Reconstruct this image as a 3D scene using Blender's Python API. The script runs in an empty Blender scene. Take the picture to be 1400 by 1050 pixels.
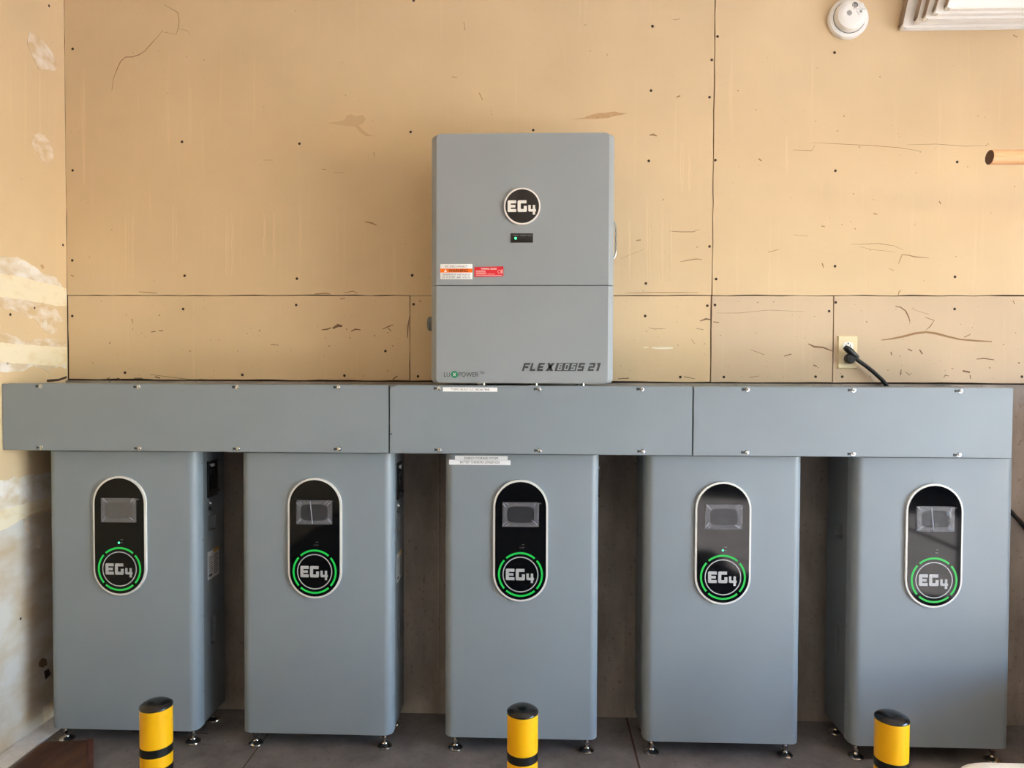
import bpy, bmesh, math, random
from mathutils import Vector, Matrix

random.seed(7)
SC = bpy.context.scene
COL = SC.collection
D = 2.40            # camera distance from the back wall (m)
H = 1.182           # lens height above the floor (m)
F = 970.0           # focal length in pixels of a 1400 x 1050 frame

# ------------------------------------------------------------------ camera
YAW, PITCH, ROLL = math.radians(-1.966), math.radians(-1.305), math.radians(0.219)
_f = Vector((math.sin(YAW)*math.cos(PITCH), math.cos(YAW)*math.cos(PITCH), math.sin(PITCH)))
_r0 = Vector((math.cos(YAW), -math.sin(YAW), 0))
_u0 = _r0.cross(_f)
CR = _r0*math.cos(ROLL) + _u0*math.sin(ROLL)
CU = -_r0*math.sin(ROLL) + _u0*math.cos(ROLL)
CF = _f
CAM = Vector((0, -D, H))
cd = bpy.data.cameras.new('camera')
cd.sensor_fit = 'HORIZONTAL'; cd.sensor_width = 36.0; cd.lens = F/1400*36.0
cd.clip_start = 0.02; cd.clip_end = 300
cam = bpy.data.objects.new('camera', cd); COL.objects.link(cam)
M3 = Matrix((CR, CU, -CF)).transposed()
cam.matrix_world = Matrix.Translation(CAM) @ M3.to_4x4()
SC.camera = cam

# ------------------------------------------------------------------ light
SC.view_settings.view_transform = 'Standard'
SC.view_settings.look = 'None'
SC.view_settings.gamma = 1.0
SC.view_settings.use_curve_mapping = False
SC.view_settings.exposure = 0.70
DOOR_X, DOOR_Y0, DOOR_Y1, DOOR_H = 3.9, -3.7, -1.1, 1.98

world = bpy.data.worlds.new('sky'); SC.world = world; world.use_nodes = True
wn = world.node_tree.nodes; wl = world.node_tree.links; wn.clear()
wo = wn.new('ShaderNodeOutputWorld'); wb = wn.new('ShaderNodeBackground')
sky = wn.new('ShaderNodeTexSky'); sky.sky_type = 'NISHITA'; sky.sun_disc = False
sky.sun_elevation = math.radians(48); sky.sun_rotation = math.radians(100)
sky.air_density = 1.0; sky.dust_density = 0.2; sky.ozone_density = 2.5
wb.inputs['Strength'].default_value = 1.55
wl.new(sky.outputs[0], wb.inputs[0]); wl.new(wb.outputs[0], wo.inputs[0])

sd = bpy.data.lights.new('sun', 'SUN'); sd.energy = 140.0; sd.angle = math.radians(0.6); sd.color = (1.0, 1.0, 1.0)
sun = bpy.data.objects.new('sun', sd); COL.objects.link(sun)
sun.rotation_euler = Vector((-1.0, -0.42, -0.62)).to_track_quat('-Z', 'Y').to_euler()
sun.location = (8, 2, 9)
pd = bpy.data.lights.new('doorway_portal', 'AREA'); pd.shape = 'RECTANGLE'
pd.size = DOOR_Y1-DOOR_Y0; pd.size_y = DOOR_H; pd.cycles.is_portal = True
portal = bpy.data.objects.new('doorway_portal', pd); COL.objects.link(portal)
portal.location = (DOOR_X+0.05, (DOOR_Y0+DOOR_Y1)/2, DOOR_H/2)
portal.rotation_euler = Vector((-1, 0, 0)).to_track_quat('-Z', 'Z').to_euler()
SC.cycles.max_bounces = 10; SC.cycles.diffuse_bounces = 6; SC.cycles.glossy_bounces = 4
SC.cycles.sample_clamp_indirect = 8.0
SC.cycles.use_denoising = True

# ------------------------------------------------------------------ helpers
def W(px, py, Y):
    """point of the plane y = Y seen at a pixel of the photograph"""
    d = CF + CR*((px-700)/F) - CU*((py-525)/F)
    return CAM + d*((Y+D)/d.y)
def WXp(px, py, X):
    d = CF + CR*((px-700)/F) - CU*((py-525)/F)
    return CAM + d*(X/d.x)
def lin(c):
    return tuple(((v/255)/12.92 if v/255 <= .04045 else ((v/255+.055)/1.055)**2.4) for v in c)

def tag(o, label, cat, group=None):
    o['label'] = label; o['category'] = cat
    if group: o['group'] = group
    return o
def thing(name, label, cat, loc=(0, 0, 0), group=None):
    o = bpy.data.objects.new(name, None); o.empty_display_size = .05
    COL.objects.link(o); o.location = loc
    return tag(o, label, cat, group)
def add(name, me, mat, parent=None, loc=None, kind=None):
    o = bpy.data.objects.new(name, me); COL.objects.link(o)
    if mat is not None and len(me.materials) == 0: me.materials.append(mat)
    if parent is not None: o.parent = parent
    if loc is not None: o.location = loc
    if kind: o['kind'] = kind
    return o
def pydata(verts, faces, smooth=False, fix=True):
    me = bpy.data.meshes.new('m'); me.from_pydata([tuple(v) for v in verts], [], faces); me.update()
    if fix:
        bm = bmesh.new(); bm.from_mesh(me); bmesh.ops.recalc_face_normals(bm, faces=bm.faces); bm.to_mesh(me); bm.free()
    if smooth:
        for p in me.polygons: p.use_smooth = True
    return me
def autosmooth(me, ang=35):
    try: me.set_sharp_from_angle(angle=math.radians(ang))
    except Exception: pass
    for p in me.polygons: p.use_smooth = True
    return me
def box(x0, x1, y0, y1, z0, z1, bev=0.0, seg=2):
    bm = bmesh.new()
    bmesh.ops.create_cube(bm, size=1.0)
    for v in bm.verts:
        v.co = ((x0+x1)/2+v.co.x*(x1-x0), (y0+y1)/2+v.co.y*(y1-y0), (z0+z1)/2+v.co.z*(z1-z0))
    if bev > 0:
        bmesh.ops.bevel(bm, geom=bm.edges[:], offset=bev, segments=seg, affect='EDGES', profile=.5)
    me = bpy.data.meshes.new('box'); bm.to_mesh(me); bm.free()
    if bev > 0: autosmooth(me, 40)
    return me
def join(meshes):
    bm = bmesh.new()
    for m in meshes:
        bm.from_mesh(m)
    me = bpy.data.meshes.new('j'); bm.to_mesh(me); bm.free()
    return me
def lathe(prof, n=32, axis='Z', ang=35):
    """prof: (radius, height) pairs"""
    v, f = [], []
    for r, h in prof:
        for k in range(n):
            a = 2*math.pi*k/n
            c, s = r*math.cos(a), r*math.sin(a)
            v.append((c, s, h) if axis == 'Z' else ((c, -h, s) if axis == '-Y' else (h, c, s)))
    for i in range(len(prof)-1):
        for k in range(n):
            k2 = (k+1) % n
            f.append((i*n+k, i*n+k2, (i+1)*n+k2, (i+1)*n+k))
    f.append(tuple(range(n))); f.append(tuple((len(prof)-1)*n+k for k in range(n)))
    return autosmooth(pydata(v, f), ang)
def prism(poly, y0, y1):
    """outline in x,z extruded from y0 to y1"""
    n = len(poly)
    v = [(x, y0, z) for x, z in poly]+[(x, y1, z) for x, z in poly]
    f = [tuple(range(n)), tuple(range(n, 2*n))]+[(i, (i+1) % n, n+(i+1) % n, n+i) for i in range(n)]
    return pydata(v, f)
def zprism(poly, z0, z1, ang=30):
    """outline in x,y extruded from z0 to z1"""
    n = len(poly)
    v = [(x, y, z0) for x, y in poly]+[(x, y, z1) for x, y in poly]
    f = [tuple(range(n)), tuple(range(n, 2*n))]+[(i, (i+1) % n, n+(i+1) % n, n+i) for i in range(n)]
    return autosmooth(pydata(v, f), ang)
def flat(polys, y):
    """flat print facing the room: polygons (x,z) at depth y"""
    v, f = [], []
    for p in polys:
        b = len(v); v += [(x, y, z) for x, z in p]
        a = sum(p[i][0]*p[(i+1) % len(p)][1]-p[(i+1) % len(p)][0]*p[i][1] for i in range(len(p)))
        idx = list(range(b, b+len(p)))
        f.append(tuple(idx if a > 0 else idx[::-1]))
    return pydata(v, f, fix=False)
def circ(cx, cz, r, n=48, a0=0, a1=2*math.pi):
    return [(cx+r*math.cos(a0+(a1-a0)*k/n), cz+r*math.sin(a0+(a1-a0)*k/n)) for k in range(n)]
def ring(cx, cz, r0, r1, a0, a1, y, n=32, thick=None):
    polys = []
    for k in range(n):
        t0, t1 = a0+(a1-a0)*k/n, a0+(a1-a0)*(k+1)/n
        c = lambda r, t: (cx+r*math.cos(t), cz+r*math.sin(t))
        polys.append([c(r0, t0), c(r1, t0), c(r1, t1), c(r0, t1)])
    return flat(polys, y)
def tube(path, r, n=10, smooth_steps=6):
    """round tube along a smoothed path"""
    P = [Vector(p) for p in path]; pts = []
    for i in range(len(P)-1):
        p0, p1, p2, p3 = P[max(i-1, 0)], P[i], P[i+1], P[min(i+2, len(P)-1)]
        for s in range(smooth_steps):
            t = s/smooth_steps
            pts.append(.5*((2*p1)+(p2-p0)*t+(2*p0-5*p1+4*p2-p3)*t*t+(3*p1-p0-3*p2+p3)*t**3))
    pts.append(P[-1])
    rr = r if callable(r) else (lambda t: r)
    v, f = [], []; up = Vector((0.13, 0.2, 1)).normalized()
    for i, p in enumerate(pts):
        t = (pts[min(i+1, len(pts)-1)]-pts[max(i-1, 0)]).normalized()
        a = t.cross(up)
        if a.length < 1e-3: a = t.cross(Vector((1, 0, 0)))
        a.normalize(); b = t.cross(a)
        R_ = rr(i/(len(pts)-1))
        for k in range(n):
            q = 2*math.pi*k/n
            v.append(p+a*R_*math.cos(q)+b*R_*math.sin(q))
    for i in range(len(pts)-1):
        for k in range(n):
            f.append((i*n+k, i*n+(k+1) % n, (i+1)*n+(k+1) % n, (i+1)*n+k))
    f.append(tuple(range(n))); f.append(tuple((len(pts)-1)*n+k for k in range(n)))
    return autosmooth(pydata(v, f), 50)
_txt = {}
def text(s, x, z, h, y, width=None, align='C', bold=0.0):
    """lettering mesh: cap height h, baseline z, centred or left at x, optionally fitted to width"""
    cu = bpy.data.curves.new('t', 'FONT'); cu.body = s; cu.size = 1.0; cu.offset = bold; cu.resolution_u = 3
    o = bpy.data.objects.new('t', cu); COL.objects.link(o)
    dg = bpy.context.evaluated_depsgraph_get()
    me = bpy.data.meshes.new_from_object(o.evaluated_get(dg))
    bpy.data.objects.remove(o); bpy.data.curves.remove(cu)
    xs = [v.co.x for v in me.vertices]; x0, x1 = min(xs), max(xs)
    k = h/.70; kx = k if width is None else width/(x1-x0)
    off = x-(x0+x1)/2*kx if align == 'C' else x-x0*kx
    for v in me.vertices: v.co = (v.co.x*kx+off, y, v.co.y*k+z)
    me.materials.clear()
    return me

# ------------------------------------------------------------------ materials
def mat(name, rgb, rough=.5, metal=0.0, noise=0.0, scale=20, bump=0.0, bscale=200, emit=None, estr=0, spec=.5, coat=0, hue2=None, detail=4):
    m = bpy.data.materials.new(name); m.use_nodes = True
    nt = m.node_tree; b = nt.nodes['Principled BSDF']
    c = lin(rgb)+(1,)
    b.inputs['Base Color'].default_value = c
    b.inputs['Roughness'].default_value = rough; b.inputs['Metallic'].default_value = metal
    b.inputs['Specular IOR Level'].default_value = spec
    if coat: b.inputs['Coat Weight'].default_value = coat; b.inputs['Coat Roughness'].default_value = .05
    tc = nt.nodes.new('ShaderNodeTexCoord')
    if noise > 0 or hue2:
        n = nt.nodes.new('ShaderNodeTexNoise'); n.inputs['Scale'].default_value = scale; n.inputs['Detail'].default_value = detail
        nt.links.new(tc.outputs['Object'], n.inputs['Vector'])
        r = nt.nodes.new('ShaderNodeValToRGB')
        k1, k2 = 1-noise, 1+noise
        c2 = lin(hue2) if hue2 else tuple(v*k2 for v in c[:3])
        c1 = tuple(v*k1 for v in c[:3])
        r.color_ramp.elements[0].position = .3; r.color_ramp.elements[1].position = .7
        r.color_ramp.elements[0].color = c1+(1,); r.color_ramp.elements[1].color = tuple(c2)+(1,)
        nt.links.new(n.outputs['Fac'], r.inputs[0]); nt.links.new(r.outputs[0], b.inputs['Base Color'])
    if bump > 0:
        n2 = nt.nodes.new('ShaderNodeTexNoise'); n2.inputs['Scale'].default_value = bscale; n2.inputs['Detail'].default_value = 3
        bp = nt.nodes.new('ShaderNodeBump'); bp.inputs['Strength'].default_value = bump; bp.inputs['Distance'].default_value = .002
        nt.links.new(tc.outputs['Object'], n2.inputs['Vector']); nt.links.new(n2.outputs['Fac'], bp.inputs['Height'])
        nt.links.new(bp.outputs[0], b.inputs['Normal'])
    if emit:
        b.inputs['Emission Color'].default_value = lin(emit)+(1,); b.inputs['Emission Strength'].default_value = estr
    return m

def drywall_mat(name, rgb):
    m = bpy.data.materials.new(name); m.use_nodes = True
    nt = m.node_tree; N = nt.nodes; L = nt.links; b = N['Principled BSDF']
    b.inputs['Roughness'].default_value = .55; b.inputs['Specular IOR Level'].default_value = .25
    tc = N.new('ShaderNodeTexCoord')
    n1 = N.new('ShaderNodeTexNoise'); n1.inputs['Scale'].default_value = 3.0; n1.inputs['Detail'].default_value = 5
    L.new(tc.outputs['Object'], n1.inputs['Vector'])
    r1 = N.new('ShaderNodeValToRGB'); c = lin(rgb)
    r1.color_ramp.elements[0].position = .3; r1.color_ramp.elements[1].position = .72
    r1.color_ramp.elements[0].color = tuple(v*.94 for v in c)+(1,); r1.color_ramp.elements[1].color = tuple(v*1.05 for v in c)+(1,)
    L.new(n1.outputs['Fac'], r1.inputs[0])
    # faint vertical roller streaks
    mp = N.new('ShaderNodeMapping'); mp.inputs['Scale'].default_value = (60, 60, 2.2); L.new(tc.outputs['Object'], mp.inputs[0])
    n2 = N.new('ShaderNodeTexNoise'); n2.inputs['Scale'].default_value = 1.0; n2.inputs['Detail'].default_value = 3; L.new(mp.outputs[0], n2.inputs['Vector'])
    r2 = N.new('ShaderNodeValToRGB'); r2.color_ramp.elements[0].position = .60; r2.color_ramp.elements[1].position = .80
    r2.color_ramp.elements[0].color = (0, 0, 0, 1); r2.color_ramp.elements[1].color = (.30, .30, .30, 1)
    L.new(n2.outputs['Fac'], r2.inputs[0])
    mx = N.new('ShaderNodeMixRGB'); mx.inputs[2].default_value = tuple(min(1, v*1.22) for v in c)+(1,)
    L.new(r2.outputs[0], mx.inputs[0]); L.new(r1.outputs[0], mx.inputs[1])
    # specks of dirt
    n3 = N.new('ShaderNodeTexNoise'); n3.inputs['Scale'].default_value = 55; n3.inputs['Detail'].default_value = 2; L.new(tc.outputs['Object'], n3.inputs['Vector'])
    r3 = N.new('ShaderNodeValToRGB'); r3.color_ramp.elements[0].position = .735; r3.color_ramp.elements[1].position = .79
    r3.color_ramp.elements[0].color = (0, 0, 0, 1); r3.color_ramp.elements[1].color = (.55, .55, .55, 1); L.new(n3.outputs['Fac'], r3.inputs[0])
    mx2 = N.new('ShaderNodeMixRGB'); mx2.inputs[2].default_value = tuple(v*.35 for v in c)+(1,)
    L.new(r3.outputs[0], mx2.inputs[0]); L.new(mx.outputs[0], mx2.inputs[1]); L.new(mx2.outputs[0], b.inputs['Base Color'])
    bp = N.new('ShaderNodeBump'); bp.inputs['Strength'].default_value = .15; bp.inputs['Distance'].default_value = .002
    n4 = N.new('ShaderNodeTexNoise'); n4.inputs['Scale'].default_value = 90; n4.inputs['Detail'].default_value = 4; L.new(tc.outputs['Object'], n4.inputs['Vector'])
    L.new(n4.outputs['Fac'], bp.inputs['Height']); L.new(bp.outputs[0], b.inputs['Normal'])
    return m

def concrete_mat(name, rgb, stretch=(1, 1, .35)):
    m = bpy.data.materials.new(name); m.use_nodes = True
    nt = m.node_tree; N = nt.nodes; L = nt.links; b = N['Principled BSDF']
    b.inputs['Roughness'].default_value = .8; b.inputs['Specular IOR Level'].default_value = .3
    tc = N.new('ShaderNodeTexCoord'); mp = N.new('ShaderNodeMapping'); mp.inputs['Scale'].default_value = stretch
    L.new(tc.outputs['Object'], mp.inputs[0]); c = lin(rgb)
    n1 = N.new('ShaderNodeTexNoise'); n1.inputs['Scale'].default_value = 6; n1.inputs['Detail'].default_value = 8; n1.inputs['Roughness'].default_value = .65
    L.new(mp.outputs[0], n1.inputs['Vector'])
    r1 = N.new('ShaderNodeValToRGB'); r1.color_ramp.elements[0].position = .3; r1.color_ramp.elements[1].position = .72
    r1.color_ramp.elements[0].color = tuple(v*.62 for v in c)+(1,); r1.color_ramp.elements[1].color = tuple(v*1.35 for v in c)+(1,)
    L.new(n1.outputs['Fac'], r1.inputs[0])
    n2 = N.new('ShaderNodeTexNoise'); n2.inputs['Scale'].default_value = 70; n2.inputs['Detail'].default_value = 3; L.new(tc.outputs['Object'], n2.inputs['Vector'])
    r2 = N.new('ShaderNodeValToRGB'); r2.color_ramp.elements[0].position = .62; r2.color_ramp.elements[1].position = .72
    r2.color_ramp.elements[0].color = (0, 0, 0, 1); r2.color_ramp.elements[1].color = (.6, .6, .6, 1); L.new(n2.outputs['Fac'], r2.inputs[0])
    mx = N.new('ShaderNodeMixRGB'); mx.inputs[2].default_value = tuple(v*.4 for v in c)+(1,)
    L.new(r2.outputs[0], mx.inputs[0]); L.new(r1.outputs[0], mx.inputs[1]); L.new(mx.outputs[0], b.inputs['Base Color'])
    bp = N.new('ShaderNodeBump'); bp.inputs['Strength'].default_value = .35; bp.inputs['Distance'].default_value = .003
    L.new(n2.outputs['Fac'], bp.inputs['Height']); L.new(bp.outputs[0], b.inputs['Normal'])
    return m

def wood_mat(name, rgb, rgb2, scale=(3, 40, 40), rough=.55):
    m = bpy.data.materials.new(name); m.use_nodes = True
    nt = m.node_tree; N = nt.nodes; L = nt.links; b = N['Principled BSDF']; b.inputs['Roughness'].default_value = rough
    tc = N.new('ShaderNodeTexCoord'); mp = N.new('ShaderNodeMapping'); mp.inputs['Scale'].default_value = scale
    L.new(tc.outputs['Object'], mp.inputs[0])
    n1 = N.new('ShaderNodeTexNoise'); n1.inputs['Scale'].default_value = 1.5; n1.inputs['Detail'].default_value = 6; n1.inputs['Distortion'].default_value = .6
    L.new(mp.outputs[0], n1.inputs['Vector'])
    r1 = N.new('ShaderNodeValToRGB'); r1.color_ramp.elements[0].position = .35; r1.color_ramp.elements[1].position = .68
    r1.color_ramp.elements[0].color = lin(rgb)+(1,); r1.color_ramp.elements[1].color = lin(rgb2)+(1,)
    L.new(n1.outputs['Fac'], r1.inputs[0]); L.new(r1.outputs[0], b.inputs['Base Color'])
    return m

def mud_mat(name, rgb, under, lo=.38, hi=.6, scale=22):
    """joint compound scraped thin: the drywall shows through where it is worn"""
    m = bpy.data.materials.new(name); m.use_nodes = True
    nt = m.node_tree; N = nt.nodes; L = nt.links; b = N['Principled BSDF']; b.inputs['Roughness'].default_value = .75
    b.inputs['Specular IOR Level'].default_value = .2
    tc = N.new('ShaderNodeTexCoord'); mp = N.new('ShaderNodeMapping'); mp.inputs['Scale'].default_value = (1, .6, 1); L.new(tc.outputs['Object'], mp.inputs[0])
    n1 = N.new('ShaderNodeTexNoise'); n1.inputs['Scale'].default_value = scale; n1.inputs['Detail'].default_value = 6; L.new(mp.outputs[0], n1.inputs['Vector'])
    r1 = N.new('ShaderNodeValToRGB'); r1.color_ramp.elements[0].position = lo; r1.color_ramp.elements[1].position = hi
    r1.color_ramp.elements[0].color = lin(under)+(1,); r1.color_ramp.elements[1].color = lin(rgb)+(1,)
    L.new(n1.outputs['Fac'], r1.inputs[0]); L.new(r1.outputs[0], b.inputs['Base Color'])
    return m

TAN = (219, 194, 157)
M = dict(
    drywall=drywall_mat('tan_drywall', TAN),
    drywall_b=drywall_mat('tan_drywall_pinker', (206, 184, 156)),
    core=mat('gypsum_core', (120, 92, 66), .9),
    backing=mat('dark_cavity', (66, 48, 36), .9),
    concrete=concrete_mat('stem_wall_concrete', (158, 148, 138)),
    floor=concrete_mat('slab_concrete', (116, 111, 109), (1, 1, 1)),
    drive=concrete_mat('driveway_asphalt', (132, 131, 130), (1, 1, 1)),
    white_paint=mat('white_ceiling_paint', (222, 216, 206), .8),
    plain_wall=mat('plain_grey_paint', (64, 64, 66), .8),
    mud=mud_mat('joint_compound', (236, 230, 224), (214, 196, 168)),
    mud_thin=mud_mat('thin_joint_compound', (234, 225, 216), (212, 186, 148), .40, .70, 30),
    mud_low=mud_mat('thin_grey_compound', (216, 210, 202), (198, 178, 150), .32, .62, 14),
    tape=mud_mat('cream_tape', (238, 226, 200), (226, 206, 168), .25, .5, 30),
    screw_dark=mat('blackened_screw', (52, 34, 22), .5, .3),
    scuff=mat('brown_scuff', (152, 120, 86), .9),
    scuff_dark=mat('dark_scuff', (124, 98, 72), .9),
    torn=mat('torn_paper', (194, 158, 118), .9, noise=.12, scale=80),
    crease=mat('dented_paper', (206, 178, 140), .8),
    streak=mat('light_paint_smear', (228, 203, 166), .6),
    white_smear=mat('white_smear', (240, 232, 215), .6),
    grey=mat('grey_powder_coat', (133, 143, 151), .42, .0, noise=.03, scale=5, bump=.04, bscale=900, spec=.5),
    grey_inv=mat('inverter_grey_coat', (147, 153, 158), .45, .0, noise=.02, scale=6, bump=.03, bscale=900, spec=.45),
    grey_dark=mat('grey_coat_side_shade', (104, 110, 114), .5, .0, bump=.04, bscale=900),  # grey darkened to paint in the shade on the cabinet sides
    recess=mat('recess_grey', (112, 116, 118), .6),
    black_glass=mat('black_glossy_panel', (7, 8, 11), .06, spec=.22),
    black=mat('black_plastic', (16, 16, 18), .4),
    black_rub=mat('black_rubber', (14, 14, 15), .55),
    bezel=mat('white_bezel', (225, 224, 220), .35),
    silver=mat('silver_print', (176, 176, 178), .4),
    logo_white=mat('logo_white', (238, 234, 230), .4),
    logo_dark=mat('logo_black', (34, 29, 28), .35),
    green=mat('green_light_ring', (10, 120, 48), .4, emit=(22, 210, 78), estr=.36),
    led=mat('green_led', (60, 255, 140), .4, emit=(70, 255, 150), estr=2.2),
    led_off=mat('unlit_led', (26, 32, 34), .3),
    tinyprint=mat('tiny_grey_print', (150, 155, 158), .5),
    screen=mat('dark_screen', (30, 31, 34), .25),
    chrome=mat('nickel_plated_steel', (205, 200, 195), .16, 1.0),
    zinc=mat('zinc_screw', (215, 218, 220), .25, 1.0),
    slot=mat('keyhole_shadow', (52, 54, 56), .7),
    label=mat('white_label', (244, 245, 248), .5),
    plate_shaded=mat('shaded_rating_plate', (186, 186, 186), .5),  # plate greyed, side shade put into its colour
    orange_shaded=mat('shaded_orange_print', (186, 140, 50), .5),  # orange header dimmed by the same painted side shade
    ink=mat('grey_ink', (70, 70, 74), .6),
    orange=mat('orange_label', (252, 118, 12), .5),
    ink_brown=mat('dark_brown_ink', (110, 38, 8), .6),
    red=mat('red_label', (222, 36, 52), .5),
    pink=mat('pale_red_print', (250, 190, 192), .5),
    wht=mat('white_print', (250, 246, 244), .5),
    dark_print=mat('charcoal_print', (58, 60, 62), .5),
    lux_green=mat('teal_green_print', (24, 128, 92), .5),
    yellow=mat('yellow_bollard_paint', (250, 186, 6), .38, noise=.03, scale=10),
    band=mat('black_band', (12, 12, 14), .45),
    cap=mat('black_dome_cap', (18, 18, 20), .22),
    plastic=mat('white_plastic', (238, 236, 230), .45),
    detector=mat('white_detector_plastic', (238, 237, 234), .45),
    slots=mat('vent_slot_dark', (70, 70, 72), .7),
    plate=mat('almond_plate', (234, 220, 182), .4),
    outlet_white=mat('white_outlet', (246, 244, 240), .4),
    board=mat('white_painted_board', (244, 243, 240), .55, noise=.02, scale=30),
    board_end_shade=mat('board_end_shade', (150, 130, 112), .7, noise=.08, scale=60),  # brown-grey stands in for shade on the white board ends
    dowel=wood_mat('pale_wood', (220, 156, 108), (236, 186, 138), (4, 60, 60)),
    dowel_end=mat('dark_end_grain', (104, 76, 62), .8, noise=.15, scale=120),
    darkwood=wood_mat('dark_brown_wood', (52, 30, 20), (92, 58, 36), (18, 4, 18)),
    rack=wood_mat('rack_timber', (170, 130, 88), (206, 170, 122), (30, 30, 4)),
    redwood=wood_mat('red_brown_edge', (66, 36, 28), (92, 54, 42), (18, 4, 18)),
    bracket=mat('grey_table_leg', (120, 122, 124), .5, .4),
    carton=mat('corrugated_cardboard', (150, 114, 78), .85, noise=.05, scale=8),
    lit_floor=mat('lit_floor_pale', (230, 230, 231), .85, noise=.08, scale=40),  # near white, painting strong light on the floor strip
)
def film_mat(name, grey, fac):
    m = bpy.data.materials.new(name); m.use_nodes = True
    nt = m.node_tree; N = nt.nodes; L = nt.links
    for n in list(N): N.remove(n)
    out = N.new('ShaderNodeOutputMaterial'); tr = N.new('ShaderNodeBsdfTransparent'); gl = N.new('ShaderNodeBsdfPrincipled')
    gl.inputs['Base Color'].default_value = lin(grey)+(1,); gl.inputs['Roughness'].default_value = .12
    tc = N.new('ShaderNodeTexCoord'); n1 = N.new('ShaderNodeTexNoise'); n1.inputs['Scale'].default_value = 35; n1.inputs['Detail'].default_value = 3
    n1.inputs['Distortion'].default_value = 1.5
    L.new(tc.outputs['Object'], n1.inputs['Vector'])
    bp = N.new('ShaderNodeBump'); bp.inputs['Strength'].default_value = .9; bp.inputs['Distance'].default_value = .006
    L.new(n1.outputs['Fac'], bp.inputs['Height']); L.new(bp.outputs[0], gl.inputs['Normal'])
    mx = N.new('ShaderNodeMixShader'); mx.inputs[0].default_value = fac
    L.new(tr.outputs[0], mx.inputs[1]); L.new(gl.outputs[0], mx.inputs[2]); L.new(mx.outputs[0], out.inputs[0])
    return m
M['film'] = film_mat('clear_film', (80, 80, 88), .30)
M['film_edge'] = film_mat('doubled_film', (150, 150, 158), .34)
M['film_hi'] = film_mat('film_crease', (205, 205, 215), .45)  # pale ribbons painting highlights on the film creases
M['film_grey'] = film_mat('hazy_film', (120, 120, 120), .50)
def clear_mat():
    m = film_mat('smoked_window', (30, 32, 34), .6); return m
M['smoke'] = clear_mat()

# ------------------------------------------------------------------ the setting
LX = -1.620                                  # left wall plane
CEIL = 2.75
def struct(name, me, m, parent=None):
    return add(name, me, m, parent, kind='structure')
floor = struct('floor', box(LX-.3, DOOR_X+.15, -5.6, .3, -.12, 0), M['floor'])
struct('ground_driveway', box(DOOR_X+.15, 16, -14, 8, -.16, -.02), M['drive'])
struct('ceiling', box(LX-.3, DOOR_X+.3, -5.6, .3, CEIL, CEIL+.1), M['white_paint'])
struct('wall_front', box(LX-.3, DOOR_X+.3, -5.7, -5.6, 0, CEIL), M['plain_wall'])
struct('wall_right', join([box(DOOR_X, DOOR_X+.15, DOOR_Y1, .3, 0, CEIL), box(DOOR_X, DOOR_X+.15, -5.6, DOOR_Y0, 0, CEIL),
                           box(DOOR_X, DOOR_X+.15, DOOR_Y0, DOOR_Y1, DOOR_H, CEIL)]), M['plain_wall'])
STEM_Z = W(700, 523.0, -.012).z              # top of the concrete stem wall
wall_back = struct('wall_back', box(LX-.3, DOOR_X, .016, .12, STEM_Z-.02, CEIL), M['backing'])
stem = struct('wall_back_base', box(LX-.3, DOOR_X, -.012, .12, 0, STEM_Z), M['concrete'])
# form-board joint lines standing proud on the concrete
for px in (857, 1143, 600):
    x = W(px, 800, -.012).x
    add('form_joint', box(x-.004, x+.004, -.016, -.010, .0, STEM_Z-.01, .0015), M['concrete'], stem)

# --- drywall panels of the back wall, edges uneven
def rough_panel(x0, x1, z0, z1, chips=()):
    def edge(a, b, n, amp):
        return [a+(b-a)*i/n+0 for i in range(n)]
    pts = []
    j = lambda a=.0012: random.uniform(-a, a)
    nx, nz = max(4, int((x1-x0)/.05)), max(4, int((z1-z0)/.05))
    for i in range(nx): pts.append((x0+(x1-x0)*i/nx, z0+j(.0016)))
    for i in range(nz): pts.append((x1+j(), z0+(z1-z0)*i/nz))
    for i in range(nx): pts.append((x1-(x1-x0)*i/nx, z1+j(.0008)))
    for i in range(nz): pts.append((x0+j(), z1-(z1-z0)*i/nz))
    return pts
def wx(px, py): return W(px, py, 0).x
def wz(px, py): return W(px, py, 0).z
ZS = wz(700, 404); ZB = wz(700, 521.3)
S1 = wx(975, 262); S2 = wx(560.5, 460); S3 = wx(972, 460); S4 = wx(1139, 460)
g = .0017
panels = {}
def panel(key, x0, x1, z0, z1, m):
    p = add('drywall_panel', prism(rough_panel(x0+g, x1-g, z0+g, z1-g), 0, .0155), M[m], wall_back)
    panels[key] = (p, x0, x1, z0, z1); return p
panel('ul', LX, S1, ZS, CEIL, 'drywall'); panel('ur', S1, DOOR_X, ZS, CEIL, 'drywall')
panel('l1', LX+.003, S2, ZB, ZS, 'drywall'); panel('l2', S2, S3, ZB, ZS, 'drywall')
panel('l3', S3, S4, ZB, ZS, 'drywall_b'); panel('l4', S4, DOOR_X, ZB, ZS, 'drywall_b')
def panel_at(p):
    for k, (o, x0, x1, z0, z1) in panels.items():
        if x0 <= p.x <= x1 and z0 <= p.z <= z1: return o
    return panels['ul'][0]
screw_me = lathe([(.0001, .0), (.0042, .0), (.0046, .0006), (.0030, .0012), (.0008, .0008)], 12, '-Y'); screw_me.materials.append(M['screw_dark'])
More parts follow.
